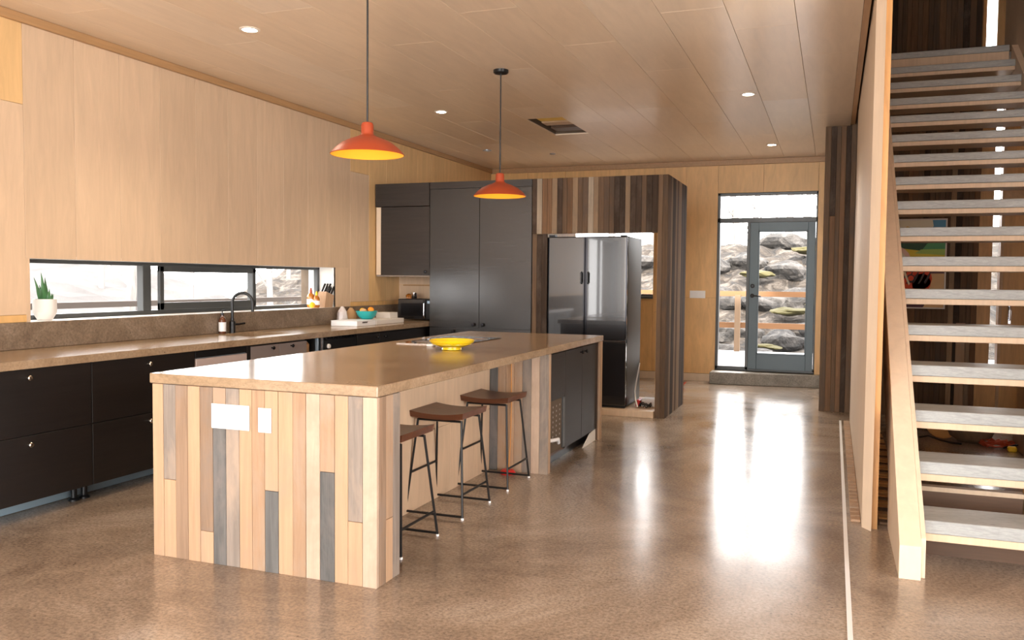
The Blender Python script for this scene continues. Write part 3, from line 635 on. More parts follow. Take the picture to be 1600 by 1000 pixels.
bm = bmesh.new()
kv = [(-5.165, 7.80), (-5.065, 7.80), (-5.065, 7.95), (-5.165, 7.95)]
lo_ = [bm.verts.new((x, y, WZ0+.0005)) for x, y in kv]; hi_ = [bm.verts.new((x, y+.035, WZ0+(.17 if i < 2 else .125))) for i, (x, y) in enumerate(kv)]
bm.faces.new(lo_); bm.faces.new(hi_)
for i in range(4): bm.faces.new([lo_[i], lo_[(i+1) % 4], hi_[(i+1) % 4], hi_[i]])
finish(bm, 'block', 'c_light', kb)
for i in range(3):
    for j in range(2):
        x = -5.15+i*.034; y = 7.86+j*.07; z = WZ0+.15-j*.03
        bm = bmesh.new(); tube_bm(bm, [(x, y, z), (x+.002, y+.03, z+.035), (x+.004, y+.075, z+.10)], [.010, .011, .012], 8); h_ = finish(bm, 'knife_handle', 'blackgloss', kb, smooth=True)
        bm = bmesh.new(); lathe_bm(bm, [(.0105, 0), (.0115, .004), (.0001, .005)], (x+.004, y+.075, z+.10), 8); finish(bm, 'end_cap', 'chrome', h_, smooth=True)
# white box, tray, teal bowl with produce
tb = thing('pizza_box', 'flat white carton with small black print on the left worktop', 'box', (-4.6, 8.0, ZT))
box('carton', (-4.86, 7.60, ZT+.0005), (-4.55, 7.98, ZT+.052), 'white', tb, .003); box('lid', (-4.863, 7.597, ZT+.0525), (-4.547, 7.983, ZT+.056), 'white', tb)
cvt = bpy.data.curves.new('print', 'FONT'); cvt.body = '#####'; cvt.size = .022; cvt.extrude = .0003; cvt.align_x = 'CENTER'
bm = bmesh.new()
for k in range(6): bbox(bm, (-4.5465, 7.70+k*.018, ZT+.030), (-4.5455, 7.712+k*.018, ZT+.042+.003*(k % 2)))
finish(bm, 'print', 'black', tb)
tray = tag(box('wooden_tray', (-4.86, 8.0, ZT+.0005), (-4.55, 8.62, ZT+.05), 'offwhite', None, .004), 'long pale carton behind the white carton on the left worktop', 'carton')
tag(box('small_carton', (-4.80, 8.42, ZT+.0505), (-4.62, 8.60, ZT+.115), 'offwhite', None, .004), 'small pale carton stacked at the back of the long pale carton', 'carton')
bcx, bcy, bcz = -4.70, 8.05, ZT+.0565
bw = tag(lathe('teal_bowl', [(.06, 0), (.065, .003), (.10, .04), (.118, .085), (.121, .088), (.114, .085), (.09, .035), (.05, .008), (.0001, .007)], (bcx, bcy, bcz), 'teal'), 'teal bowl of fruit on top of the white carton', 'bowl')
def blob(name, c, r, mat, lab, cat, grp=None, sq=1, par=None, seed=0):
    bm = bmesh.new(); bmesh.ops.create_icosphere(bm, subdivisions=2, radius=r); rd = random.Random(seed)
    for v in bm.verts: v.co *= 1+rd.uniform(-.05, .05); v.co.z *= sq; v.co += Vector(c)
    o = finish(bm, name, mat, par, smooth=True)
    return tag(o, lab, cat, grp) if lab else o
blob('orange_fruit', (bcx+.03, bcy+.035, bcz+.095), .036, 'fruit', 'orange lying at the front of the teal bowl', 'orange')
blob('orange_fruit', (bcx-.05, bcy+.0, bcz+.085), .034, 'honeyy', 'yellow fruit at the back of the teal bowl', 'fruit', seed=2)
blob('avocado', (bcx-.02, bcy+.065, bcz+.09), .030, 'black', 'dark avocado beside the orange in the teal bowl', 'avocado', sq=.8, seed=3)
blob('bread_roll', (bcx-.01, bcy-.045, bcz+.085), .038, 'paper', 'brown bread roll at the left of the teal bowl', 'bread', sq=.8, seed=4)
def bagmesh(name, c, sx_, sy_, h_, mat, seed):
    rd = random.Random(seed); bm = bmesh.new(); rings = []
    for i in range(8):
        u = i/7; r_ = (1-.15*u) if u < .7 else (1-.15*u)-(u-.7)*2.0
        rings.append([bm.verts.new((c[0]+sx_*r_*math.cos(2*PI*k/16)*(1+rd.uniform(-.15, .15)), c[1]+sy_*r_*math.sin(2*PI*k/16)*(1+rd.uniform(-.15, .15)), c[2]+h_*u)) for k in range(16)])
    for i in range(7):
        for k in range(16): bm.faces.new([rings[i][k], rings[i][(k+1) % 16], rings[i+1][(k+1) % 16], rings[i+1][k]])
    bm.faces.new(rings[0]); bm.faces.new(rings[-1]); return finish(bm, name, mat, None, smooth=True)
tag(bagmesh('plastic_bag', (-4.93, 7.93, ZT+.001), .055, .07, .19, 'bag', 3), 'crumpled clear plastic bag standing behind the teal bowl', 'bag')
tag(bagmesh('bread_bag', (-4.95, 8.14, ZT+.001), .055, .075, .17, 'paper', 5), 'amber brown bread bag standing right of the clear bag', 'bag')
# small roll in the island reflection side: dishcloth near the splash
mw = thing('microwave', 'black microwave oven in the corner under the wall cabinet', 'microwave', (-4.63, 9.22, ZT))
MY = 9.05; mx0, mx1, mz0, mz1 = -4.86, -4.36, ZT+.012, ZT+.255
box('body', (mx0, MY+.015, mz0), (mx1, 9.40, mz1), 'black', mw, .006)
box('door', (mx0+.003, MY, mz0+.004), (mx1-.13, MY+.014, mz1-.004), 'blackgloss', mw, .003); box('window_glass', (mx0+.04, MY-.002, mz0+.045), (mx1-.18, MY-.0003, mz1-.05), 'knobd', mw)
box('control_panel', (mx1-.127, MY, mz0+.004), (mx1-.003, MY+.014, mz1-.004), 'black', mw, .003); tube('handle', [(mx1-.145, MY-.001, mz0+.03), (mx1-.145, MY-.025, mz0+.05), (mx1-.145, MY-.025, mz1-.05), (mx1-.145, MY-.001, mz1-.03)], .006, 'chrome', mw)
box('display', (mx1-.11, MY-.002, mz1-.05), (mx1-.02, MY-.0003, mz1-.02), 'conduit', mw)
for x in (mx0+.03, mx1-.03): lathe('foot', [(.012, 0), (.012, .0115)], (x, 9.12, ZT+.0002), 'black', mw, 10)
tag(lathe('steel_mug', [(.03, 0), (.033, .004), (.035, .07), (.031, .07), (.028, .01), (.0001, .008)], (-4.72, 9.2, mz1+.0005), 'chrome'), 'small steel mug on top of the microwave', 'mug')
tag(bagmesh('snack_bag', (-4.80, 9.22, mz1+.001), .04, .04, .06, 'honey', 9), 'crumpled amber snack bag beside the steel mug', 'bag')

# ================================================================== CABINET AND FRIDGE BOX
YC = 8.84; BTOP = 2.531
nook = thing('corner_nook_lining', 'plywood lining behind the corner worktop under the wall cabinet', 'lining', (-4.7, 9.46, ZT))
box('panel', (XL+.001, 9.442, ZT+.002), (-4.345, 9.46, 1.20), 'ply', nook, .002); box('panel', (XL+.001, 9.442, 1.204), (-4.345, 9.46, 1.36), 'ply', nook, .002); box('panel', (XL+.001, 9.442, 1.364), (-4.345, 9.46, 2.52), 'ply', nook, .002)
box('rail', (-4.99, 9.428, 1.345), (-4.345, 9.441, 1.362), 'mould', nook)
uc = thing('wall_cabinet', 'black wall cabinet above the microwave', 'cabinet', (-4.65, 9.1, 1.47))
box('body', (-4.973, YC+.022, 1.475), (-4.345, 9.44, 2.262), 'lam', uc); box('door', (-4.973, YC, 1.473), (-4.343, YC+.02, 2.262), 'lam', uc, .002)
knob((-4.385, YC, 1.515), 'y', uc, 'knobd', 1.2)
box('side_filler', (-5.035, YC+.004, 1.475), (-4.976, 9.44, 2.262), 'ply_pale', uc)
box('shelf_base', (-5.035, YC+.01, 1.455), (-4.345, 9.44, 1.472), 'c_gray', uc)
box('top_panel', (-5.04, YC-.012, 2.268), (-4.343, 9.44, BTOP), 'lam', uc, .002)
tc_ = thing('tall_cabinet', 'tall black two door pantry cabinet with drawer below, left of the fridge', 'cabinet', (-3.72, 9.1, 0))
box('body', (-4.340, YC+.022, .09), (-3.102, 9.46, BTOP), 'lam_tall', tc_)
for a, b, kx in ((-4.337, -3.724, -3.785), (-3.720, -3.104, -3.672)):
    d = box('door', (a, YC, .885), (b, YC+.02, 2.452), 'lam_tall', tc_, .0015); knob((kx, YC, .922), 'y', d, 'knobd', 1.3)
for z0_, z1_ in ((.10, .488), (.494, .880)):
    d = box('drawer', (-4.337, YC, z0_), (-3.104, YC+.02, z1_), 'lam_tall', tc_, .0015); knob((-4.035, YC, z1_-.04), 'y', d, 'knobd', 1.3)
box('top_filler', (-4.337, YC-.004, 2.456), (-3.104, YC+.02, BTOP), 'lam', tc_); box('plinth', (-4.33, YC+.06, 0), (-3.11, YC+.08, .09), 'black', tc_)
# cedar clad fridge enclosure
XE = -1.618; YE = 10.03; OX0, OX1, OZ = -2.950, -1.727, 1.934
fb = thing('cedar_fridge_enclosure', 'freestanding cedar clad enclosure around the black fridge', 'enclosure', ((XE-3.1)/2, 9.4, 0))
boxes('carcass', [((-3.098, YC+.022, .0), (OX0-.003, YE, BTOP-.02)), ((OX1+.0, YC+.022, 0), (XE-.02, YE-.02, BTOP-.02)), ((OX0, YC+.022, OZ+.0), (OX1, YC+.05, BTOP-.02)), ((-3.098, YC+.05, BTOP-.04), (XE-.02, YE-.02, BTOP-.022))], 'ply_back', fb)
tonesF = ['d_red', 'd_brown', 'd_tan', 'd_brown', 'd_dark', 'd_red', 'd_tan', 'd_brown', 'd_pale']
seqF = ['d_dark', 'd_pale', 'd_red', 'd_red', 'd_tan', 'd_dark', 'd_brown', 'd_red', 'd_tan', 'd_brown', 'd_brown', 'd_pale', 'd_tan', 'd_brown', 'd_brown', 'd_brown', 'd_dark', 'd_dark', 'd_tan', 'd_dark', 'd_dark', 'd_brown', 'd_dark', 'd_dark', 'd_brown', 'd_brown']
x = -3.098; i = 0
while x < XE-.004:
    wd = .060 if i % 3 else .052
    b = min(x+wd, XE)
    if XE-b < .02: b = XE
    z0_ = OZ if (x > OX0-.03 and b < OX1+.03) else 0
    t = seqF[i % len(seqF)]; d = random.uniform(0, .006)
    if z0_ == 0 and b < -2.9:
        box('board', (x+.001, YC-d, OZ), (b-.001, YC+.022, BTOP), t, fb, .0015); box('board', (x+.001, YC+.012, 0), (b-.001, YC+.022, OZ-.002), 'd_dark' if i else 'd_brown', fb, .001)
    else: box('board', (x+.001, YC-d, z0_), (b-.001, YC+.022, BTOP), t, fb, .0015)
    x = b; i += 1
y = YC; i = 0
while y < YE-.004:
    b = min(y+.092, YE); box('board', (XE-.02, y+.001, 0), (XE+random.uniform(0, .004), b-.001, BTOP), random.choice(('d_brown', 'd_tan', 'd_brown', 'd_dark', 'd_brown', 'd_red')), fb, .0015); y = b; i += 1
tag(boxes('fridge_platform', [((OX0+.01, 8.80, 0), (OX1-.002, 9.9, .07))], 'ply_edge', None, .003), 'low pale plywood platform under the black fridge', 'platform')
fr = thing('black_fridge', 'glossy black double door fridge with lower freezer drawer', 'fridge', (-2.5, 9.2, .07))
fx0, fx1, fy = -2.962, -2.047, 8.89
fx0 = -2.935
box('cabinet', (fx0, fy+.05, .088), (fx1, 9.60, 1.905), 'black', fr, .004)
for a, b in ((fx0+.002, -2.513), (-2.503, fx1-.002)):
    d = box('door', (a, fy, .80), (b, fy+.045, 1.90), 'blackgloss', fr, .008)
    boxes('trim_strip', [((a, fy-.004, .82), (a+.018, fy-.0005, 1.895)), ((b-.012, fy-.004, .82), (b, fy-.0005, 1.895))], 'knobd', d)
    hx = -2.545 if a < -2.6 else -2.472
    tube('handle', [(hx, fy-.001, 1.40), (hx, fy-.03, 1.41), (hx, fy-.03, 1.51), (hx, fy-.001, 1.52)], .009, 'black', d)
box('freezer_drawer', (fx0+.002, fy, .10), (fx1-.002, fy+.045, .775), 'blackgloss', fr, .008)
box('drawer_grip', (fx0+.01, fy+.004, .777), (fx1-.01, fy+.04, .797), 'chrome', fr)
boxes('top_hinge', [((fx0+.01, fy+.02, 1.906), (fx0+.08, fy+.09, 1.925)), ((fx1-.09, fy+.02, 1.906), (fx1-.02, fy+.09, 1.918))], 'black', fr)
box('base_grille', (fx0+.01, fy+.03, .0715), (fx1-.01, fy+.06, .097), 'black', fr); 
for x in (fx0+.06, fx1-.06): lathe('foot', [(.02, 0), (.02, .02)], (x, 9.5, .0702), 'black', fr, 10)
# bits on the platform
tag(box('parts_box', (-1.93, 9.15, .0705), (-1.76, 9.35, .15), 'offwhite', None, .006), 'small white box with red end on the platform right of the fridge', 'box')
tag(box('red_case', (-1.985, 9.12, .0705), (-1.94, 9.32, .14), 'red', None, .006), 'small red case beside the white box on the fridge platform', 'case')
coil('cable_coil', (-1.86, 9.05, .071), .045, 3, 'wireb', .006, 'black cable coiled in front of the white box on the fridge platform', seed=8)
tag(tube('loose_cord', [(-2.04, 9.55, .5), (-2.02, 9.3, .32), (-1.99, 9.1, .24), (-1.96, 9.0, .16), (-1.93, 8.97, .085)], .008, 'whitep'), 'pale cord hanging down the right side of the fridge', 'cord')
coil('cable_coil', (-2.05, 11.7, 0), .12, 3, 'wire', .009, 'red cable loosely coiled on the floor behind the fridge enclosure', seed=12)

# ================================================================== ISLAND
IX0, IX1, IY0, IY1 = -3.243, -1.937, 3.415, 7.49
tag(box('island_worktop', (IX0-.012, IY0-.008, ZT-.05), (IX1+.004, IY1, ZT-.0), 'worktop', None, .004), 'thick waxed brown concrete worktop on the island', 'worktop')
isl = thing('kitchen_island', 'island base clad in pale and grey reclaimed cedar boards', 'island', ((IX0+IX1)/2, (IY0+IY1)/2, 0))
RXB = -2.40; zt = ZT-.052
boxes('carcass', [((IX0+.02, IY0+.022, .0), (RXB-.02, IY1-.03, zt)), ((RXB-.02, IY0+.022, 0), (IX1-.022, 3.60, zt)), ((RXB-.02, 5.945, .09), (-1.985, 7.40, zt)), ((RXB-.02, 7.405, 0), (-1.955, 7.455, zt))], 'darkwood', isl)
edges = [-3.243, -3.174, -3.096, -3.019, -2.943, -2.864, -2.786, -2.706, -2.63, -2.555, -2.478, -2.394, -2.322, -2.244, -2.164, -2.091, -2.013, -1.937]
spec = [['c_light'], ['c_light', .40, 'c_gray'], ['c_brown'], ['c_light'], ['c_light', .16, 'c_brown'], ['c_dark', .70, 'c_light'], ['c_gray'], ['c_light'], ['c_tan'], ['c_dark', .40, 'c_light'], ['c_light'], ['c_tan'], ['c_pink'], ['c_dark', .52, 'c_tan'], ['c_light'], ['c_light', .30, 'c_gray'], ['c_pink']]
M['c_gray'].name = 'cedar_gray'
for i, s in enumerate(spec):
    a, b = edges[i]+.001, edges[i+1]-.001; d = random.uniform(0, .003); cuts = [0] + [v for v in s if not isinstance(v, str)] + [zt]; ms = [v for v in s if isinstance(v, str)]
    for j, m_ in enumerate(ms): box('board', (a, IY0-d, cuts[j]+(.001 if j else 0)), (b, IY0+.02, cuts[j+1]-.001), m_, isl, .0015)
for a, b, ms, cu in ((3.437, 3.50, ['c_brown'], []), (3.50, 3.565, ['c_light', 'c_tan'], [.30]), (3.565, 3.635, ['c_gray'], [])):
    cuts = [0]+cu+[zt]
    for j, m_ in enumerate(ms): box('board', (IX1-.020, a+.001, cuts[j]+(.001 if j else 0)), (IX1, b-.001, cuts[j+1]-.001), m_, isl, .0015)
box('board', (RXB, 3.602, 0), (IX1-.021, 3.620, zt), 'c_tan', isl, .001)
# plywood knee-space panel with top rail
for a, b in ((3.622, 4.42), (4.422, 5.22), (5.222, 5.92)): box('panel', (RXB-.018, a, 0), (RXB, b, .46), 'ply', isl, .001); box('panel', (RXB-.018, a, .462), (RXB, b, .80), 'ply', isl, .001)
box('top_rail', (RXB-.016, 3.622, .802), (RXB+.006, 5.92, zt), 'ply', isl, .002)
# board return facing the camera beyond the stools
ex = [-2.40, -2.335, -2.27, -2.205, -2.14, -2.07, -2.005, IX1]
for i, m_ in enumerate(['c_dark', 'c_tan', 'c_light', 'c_tan', 'c_gray', 'c_pink', 'c_gray']):
    box('board', (ex[i]+.001, 5.922-random.uniform(0, .003), .0), (ex[i+1]-.001, 5.942, zt), m_, isl, .0015)
box('board', (-1.957, 5.943, 0), (IX1, 5.985, zt), 'c_tan', isl, .0015)
for i in range(2): box('board', (-1.957, 7.405+i*.04, 0), (IX1, 7.443+i*.04-.001, zt), 'c_light' if i else 'c_tan', isl, .0015)
# black doors of the island end
for a, b in ((5.99, 6.42), (6.424, 6.90), (6.904, 7.398)):
    if a < 6: d = box('door', (-1.984, a, .52), (-1.962, b, zt-.012), 'lam_y', isl, .002); box('panel_edge', (-1.984, 6.37, .12), (-1.960, b, .518), 'frame', isl)
    else: d = box('door', (-1.984, a, .105), (-1.962, b, zt-.012), 'lam_y', isl, .002)
    if a > 6.4: knob((-1.962, a+.06 if a > 6.8 else b-.06, .835), 'x', d, 'knobd')
box('plinth', (-2.06, 5.99, 0), (-2.04, 7.40, .09), 'black', isl)
pp = box('perforated_panel', (-1.984, 5.99, .12), (-1.972, 6.368, .518), 'shell', isl)
bm = bmesh.new()
for r_ in range(8):
    for c_ in range(4): lathe_bm(bm, [(.008, 0), (.008, .002)], (-1.972, 6.06+c_*.085, .20+r_*.038), 8, 'x')
dots = finish(bm, 'holes', 'greydoor', pp); dots['kind'] = 'stuff'
tag(prism('paper_scrap', [(6.98, .002), (7.38, .002), (7.38, .13), (7.30, .10), (7.2, .09), (7.1, .05)], 0, -1.975, -1.9745+.008, 'whitep'), 'torn pale paper tucked under the black island doors', 'paper')
tag(tube('chrome_bracket', [(-1.955, 6.0, .235), (-1.945, 6.10, .225), (-1.945, 6.2, .215), (-1.955, 6.24, .18)], .014, 'white'), 'short white plastic pipe in front of the perforated island panel', 'pipe')
# switch and outlet plates
def plate(name, x0, x1, z0, z1, y, lab, n_, parent=None):
    t = thing(name, lab, 'outlet' if 'outlet' in name else 'switch', ((x0+x1)/2, y, (z0+z1)/2))
    box('cover', (x0, y-.007, z0), (x1, y-.0005, z1), 'white', t, .002)
    ww = (x1-x0)/n_
    for k in range(n_): box('rocker', (x0+ww*k+ww*.28, y-.010, z0+(z1-z0)*.2), (x0+ww*(k+1)-ww*.28, y-.0072, z1-(z1-z0)*.2), 'white', t, .001)
plate('switch_plate', -2.865, -2.640, .685, .807, IY0-.0035, 'wide white four gang switch plate on the front of the island', 4)
plate('outlet_plate', -2.587, -2.513, .683, .802, IY0-.0035, 'narrow white outlet plate right of the wide plate on the island', 1)
plate('switch_plate', -1.942, -1.721, 1.194, 1.301, YB, 'white switch plate on the back wall left of the glazed door', 3)
op = thing('outlet_plate', 'white outlet on the plywood knee panel under the island worktop', 'outlet', (RXB, 5.2, .74))
box('cover', (RXB+.0065, 5.16, .812), (RXB+.013, 5.24, .872), 'white', op, .002); box('socket', (RXB+.0132, 5.175, .825), (RXB+.015, 5.195, .845), 'black', op)
rc = thing('electrical_plug', 'small red plastic plug with cord at the foot of the island boards', 'plug', (-2.12, 5.88, 0))
lathe('plug', [(.055, 0), (.06, .01), (.045, .03), (.0001, .034)], (-2.22, 5.84, .0005), 'red', rc, 18)
tube('cord', [(-2.22, 5.86, .034), (-2.225, 5.905, .2), (-2.22, 5.91, .5), (-2.222, 5.905, .8), (-2.22, 5.91, .87)], .004, 'tan_d', rc, 6)

# cooktop
ck = thing('cooktop', 'flat black glass cooktop set in the island worktop', 'cooktop', (-2.85, 6.2, ZT))
box('glass_plate', (-3.09, 5.74, ZT+.0003), (-2.60, 6.66, ZT+.007), 'blackgloss', ck, .002)
for cx_, cy_, r_ in ((-2.97, 5.98, .085), (-2.72, 5.98, .07), (-2.97, 6.42, .07), (-2.72, 6.42, .095)):
    lathe('zone_ring', [(r_, 0), (r_, .0003), (r_-.004, .0003), (r_-.004, 0), (r_, 0)], (cx_, cy_, ZT+.0072), 'greydoor', ck, 32)
box('steel_edge', (-3.09, 5.733, ZT+.0003), (-2.60, 5.7398, ZT+.0075), 'chrome', ck)
# yellow bowl
yb = thing('yellow_bowl', 'glossy yellow ribbed serving bowl on the island worktop', 'bowl', (-2.49, 5.43, ZT))
prof = [(.066, 0), (.070, .003), (.066, .014), (.085, .020), (.125, .036), (.150, .050), (.158, .062), (.162, .070), (.155, .070), (.140, .052), (.09, .028), (.0001, .022)]
lathe('bowl', prof, (-2.49, 5.43, ZT+.0005), 'yellow', yb, 48)
lathe('rib', [(.133, .040), (.137, .0405), (.137, .043), (.133, .042)], (-2.49, 5.43, ZT), 'yellow', yb, 40)
# towel / utensil left of bowl
tag(box('folded_cloth', (-2.775, 5.60, ZT+.0005), (-2.72, 5.66, ZT+.018), 'white', None, .006), 'small folded white cloth by the cooktop left of the yellow bowl', 'cloth')

# ---- stools
def stool(y_c, lab):
    cx_ = -2.222; t = thing('bar_stool', lab, 'stool', (cx_, y_c, 0), 'bar stools at the island')
    zs, hx, hy = .632, .178, .19
    bm = bmesh.new(); n_ = 10; top = []; bot = []
    for i in range(n_+1):
        u = -1+2*i/n_; dip = -.016*(1-u*u)
        for j in range(3):
            v = -1+j; e = -.004*(abs(v) == 1)
            top.append(bm.verts.new((cx_+u*hx, y_c+v*hy, zs+dip*1.0+e*0))); bot.append(bm.verts.new((cx_+u*hx*.97, y_c+v*hy*.97, zs-.038+dip*.6)))
    for i in range(n_):
        for j in range(2):
            a = i*3+j; bm.faces.new([top[a], top[a+1], top[a+4], top[a+3]]); bm.faces.new([bot[a], bot[a+3], bot[a+4], bot[a+1]])
        for j in (0, 2):
            a = i*3+j; bm.faces.new([top[a], top[a+3], bot[a+3], bot[a]])
    for i in (0, n_):
        for j in range(2): a = i*3+j; bm.faces.new([top[a], bot[a], bot[a+1], top[a+1]])
    finish(bm, 'seat', 'seat', t)
    R_ = .0075; fx_, fy_, tx_, ty_ = .19, .215, .145, .135; zl = .577
    for sx_ in (-1, 1):
        for sy_ in (-1, 1):
            tube('leg', [(cx_+sx_*fx_, y_c+sy_*fy_, .010), (cx_+sx_*tx_, y_c+sy_*ty_, zl)], R_, 'black', t, 8)
            lathe('glide', [(.009, 0), (.010, .004), (.0085, .012)], (cx_+sx_*fx_, y_c+sy_*fy_, .0002), 'white', t, 10)
    for sy_ in (-1, 1):
        tube('floor_bar', [(cx_-fx_, y_c+sy_*fy_, .018), (cx_+fx_, y_c+sy_*fy_, .018)], R_, 'black', t, 8)
        tube('seat_bar', [(cx_-tx_, y_c+sy_*ty_, zl-.004), (cx_+tx_, y_c+sy_*ty_, zl-.004)], R_, 'black', t, 8)
    for sx_, z in ((1, .145), (-1, .25)):
        k = z/zl; x_ = cx_+sx_*(fx_+(tx_-fx_)*k); y_ = fy_+(ty_-fy_)*k
        tube('footrest', [(x_, y_c-y_, z), (x_, y_c+y_, z)], R_, 'black', t, 8)
    return t
stool(4.04, 'walnut seat bar stool nearest the camera, partly hidden by the island end')
stool(4.81, 'middle walnut seat bar stool of the three at the island')
stool(5.565, 'farthest walnut seat bar stool, in front of the cedar boards')

# ================================================================== CEILING FITTINGS
def pendant(y, zb, lab):
    x = -2.6; t = thing('pendant_lamp', lab, 'lamp', (x, y, ZC), 'orange pendant lamps')
    R_ = .215; c = (x, y, zb)
    out = [(R_, 0), (R_+.004, .004), (R_-.004, .012), (.19, .036), (.15, .068), (.10, .092), (.055, .108), (.04, .118), (.036, .128), (.036, .175), (.030, .188), (.018, .192)]
    bm = bmesh.new(); lathe_bm(bm, out, c, 48); bm.faces.ensure_lookup_table()
    for f in [f for f in bm.faces if len(f.verts) > 4]: bm.faces.remove(f)
    finish(bm, 'shade', 'orange', t, smooth=True)
    bm = bmesh.new(); lathe_bm(bm, [(R_-.001, .001), (.186, .033), (.147, .064), (.098, .088), (.05, .104), (.001, .110)], c, 48)
    for f in [f for f in bm.faces if len(f.verts) > 4 and abs(f.calc_center_median().z-zb-.001) < .002]: bm.faces.remove(f)
    finish(bm, 'shade_lining', 'shadein', t, smooth=True)
    blob('bulb', (x, y, zb+.062), .028, 'bulb', None, None, par=t)
    tube('cord', [(x, y, zb+.19), (x, y, ZC-.02)], .006, 'black', t, 8)
    lathe('canopy', [(.062, 0), (.062, -.022), (.055, -.028), (.0001, -.028)], (x, y, ZC-.0005), 'black', t, 28)
    l = bpy.data.lights.new('pendant_bulb', 'POINT'); l.energy = .8; l.color = (1, .68, .3); l.shadow_soft_size = .03
    o = bpy.data.objects.new('pendant_bulb', l); COL.objects.link(o); o.location = (x, y, zb+.015)
pendant(4.458, 2.160, 'orange enamel pendant lamp nearest the camera')
pendant(6.60, 2.118, 'orange enamel pendant lamp nearer the tall cabinet')
def downlight(x, y, lab, lit=True, r=.07):
    t = thing('recessed_downlight', lab, 'downlight', (x, y, ZC), 'recessed ceiling downlights')
    lathe('trim_ring', [(r, -.0005), (r, -.004), (r*.72, -.006), (r*.72, -.0005)], (x, y, ZC), 'ringw' if lit else 'conduit', t, 28)
    lathe('lens', [(r*.70, -.0008), (r*.70, -.003), (.0001, -.0035)], (x, y, ZC), 'led' if lit else 'whitep', t, 24)
    if lit:
        l = bpy.data.lights.new('downlight_lamp', 'SPOT'); l.energy = 50; l.color = (1, .84, .62); l.spot_size = 2.2; l.spot_blend = .8; l.shadow_soft_size = .05
        o = bpy.data.objects.new('downlight_lamp', l); COL.objects.link(o); o.location = (x, y, ZC-.02)
downlight(-3.837, 4.98, 'lit recessed downlight above the left end of the slot window')
downlight(-3.819, 8.03, 'lit recessed downlight between the two pendant lamps')
downlight(-.777, 8.15, 'lit recessed downlight nearer the camera on the right of the ceiling')
downlight(-.768, 11.21, 'lit recessed downlight nearest the glazed door')
downlight(-4.363, 10.6, 'unlit grey gimbal downlight near the back left ceiling corner', False, .06)
tag(lathe('smoke_sensor', [(.04, -.0005), (.04, -.01), (.02, -.014), (.0001, -.014)], (-3.62, 11.13, ZC), 'greydoor', None, 20), 'tiny round sensor on the ceiling behind the hatch', 'sensor')

# ================================================================== OUTSIDE
import mathutils.noise as mn
ORD = ['first', 'second', 'third', 'fourth', 'fifth', 'sixth', 'seventh', 'eighth', 'ninth', 'tenth', 'eleventh', 'twelfth', 'thirteenth', 'fourteenth', 'fifteenth', 'sixteenth']
def terrain(name, x0, x1, y0, y1, fn, n_, m_, mat, lab):
    bm = bmesh.new(); V = [[None]*(m_+1) for _ in range(n_+1)]
    for i in range(n_+1):
        for j in range(m_+1):
            x = x0+(x1-x0)*i/n_; y = y0+(y1-y0)*j/m_; V[i][j] = bm.verts.new((x, y, fn(x, y)))
    for i in range(n_):
        for j in range(m_): bm.faces.new([V[i][j], V[i+1][j], V[i+1][j+1], V[i][j+1]])
    o = finish(bm, name, mat, None, smooth=False); return struct(o, lab)
def hz(x, y):
    y0_ = y
    s = max(0, y-16.9)
    return -.5 + min(s*.42, 2.9) + .22*mn.noise(Vector((x*.7, y*.7, 0))) + .16*mn.noise(Vector((x*2.3, y*2.3, 3))) + .09*mn.noise(Vector((x*5, y*5, 7)))
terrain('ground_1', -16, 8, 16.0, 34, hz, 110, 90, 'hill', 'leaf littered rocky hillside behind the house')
terrain('ground_2', -34, XL-1.0, -12, 15.9, lambda x, y: -.35+max(0, (-x-8.5))*.30+.15*mn.noise(Vector((x, y, 0))), 40, 40, 'snow', 'pale dry ground outside the slot window')
dk = struct(thing('floor_deck', 'pale deck outside the glazed door', 'x', (-1, 14.5, 0))); del dk['category']
y = YB+.27
while y < 16.4:
    box('deck_board', (-5.5, y, .10), (3, y+.135, .14), 'decking', dk); y += .14
rl = thing('deck_railing', 'new orange timber railing along the deck outside the glazed door', 'railing', (-1.2, 16.35, .15))
for a, b in ((1.165, 1.262), (.575, .68)): box('rail', (-5.3, 16.37, a), (.6, 16.41, b), 'rail', rl)
for x in (-5.2, -3.5, -1.66, .4): box('post', (x-.05, 16.28, .141), (x+.05, 16.368, 1.19), 'railp', rl)
lr = thing('side_railing', 'weathered timber rail outside the slot window', 'railing', (-7, 8, 0))
box('rail', (-7.04, 2, 1.11), (-6.96, 16, 1.17), 'oldrail', lr)
for y in (3, 5.2, 7.9, 10.6, 13.3): box('post', (-7.13, y, -.35), (-7.045, y+.09, 1.15), 'oldrail', lr)
rd = random.Random(5)
def rock(x, y, z, s, seed, sq=.6, mat='rock'):
    bm = bmesh.new(); bmesh.ops.create_icosphere(bm, subdivisions=3, radius=s); r3 = Vector((seed*3.1, seed, 0))
    for v in bm.verts:
        n_ = mn.noise(v.co/s*1.2+r3)*.45+mn.noise(v.co/s*3+r3)*.14; v.co *= 1+n_; v.co.z *= sq; v.co.x *= 1.3; v.co += Vector((x, y, z))
    return finish(bm, 'boulder' if mat == 'rock' else 'moss_patch', mat, None)
k = 0; ROCKS = []; TREES = []
BS = .72
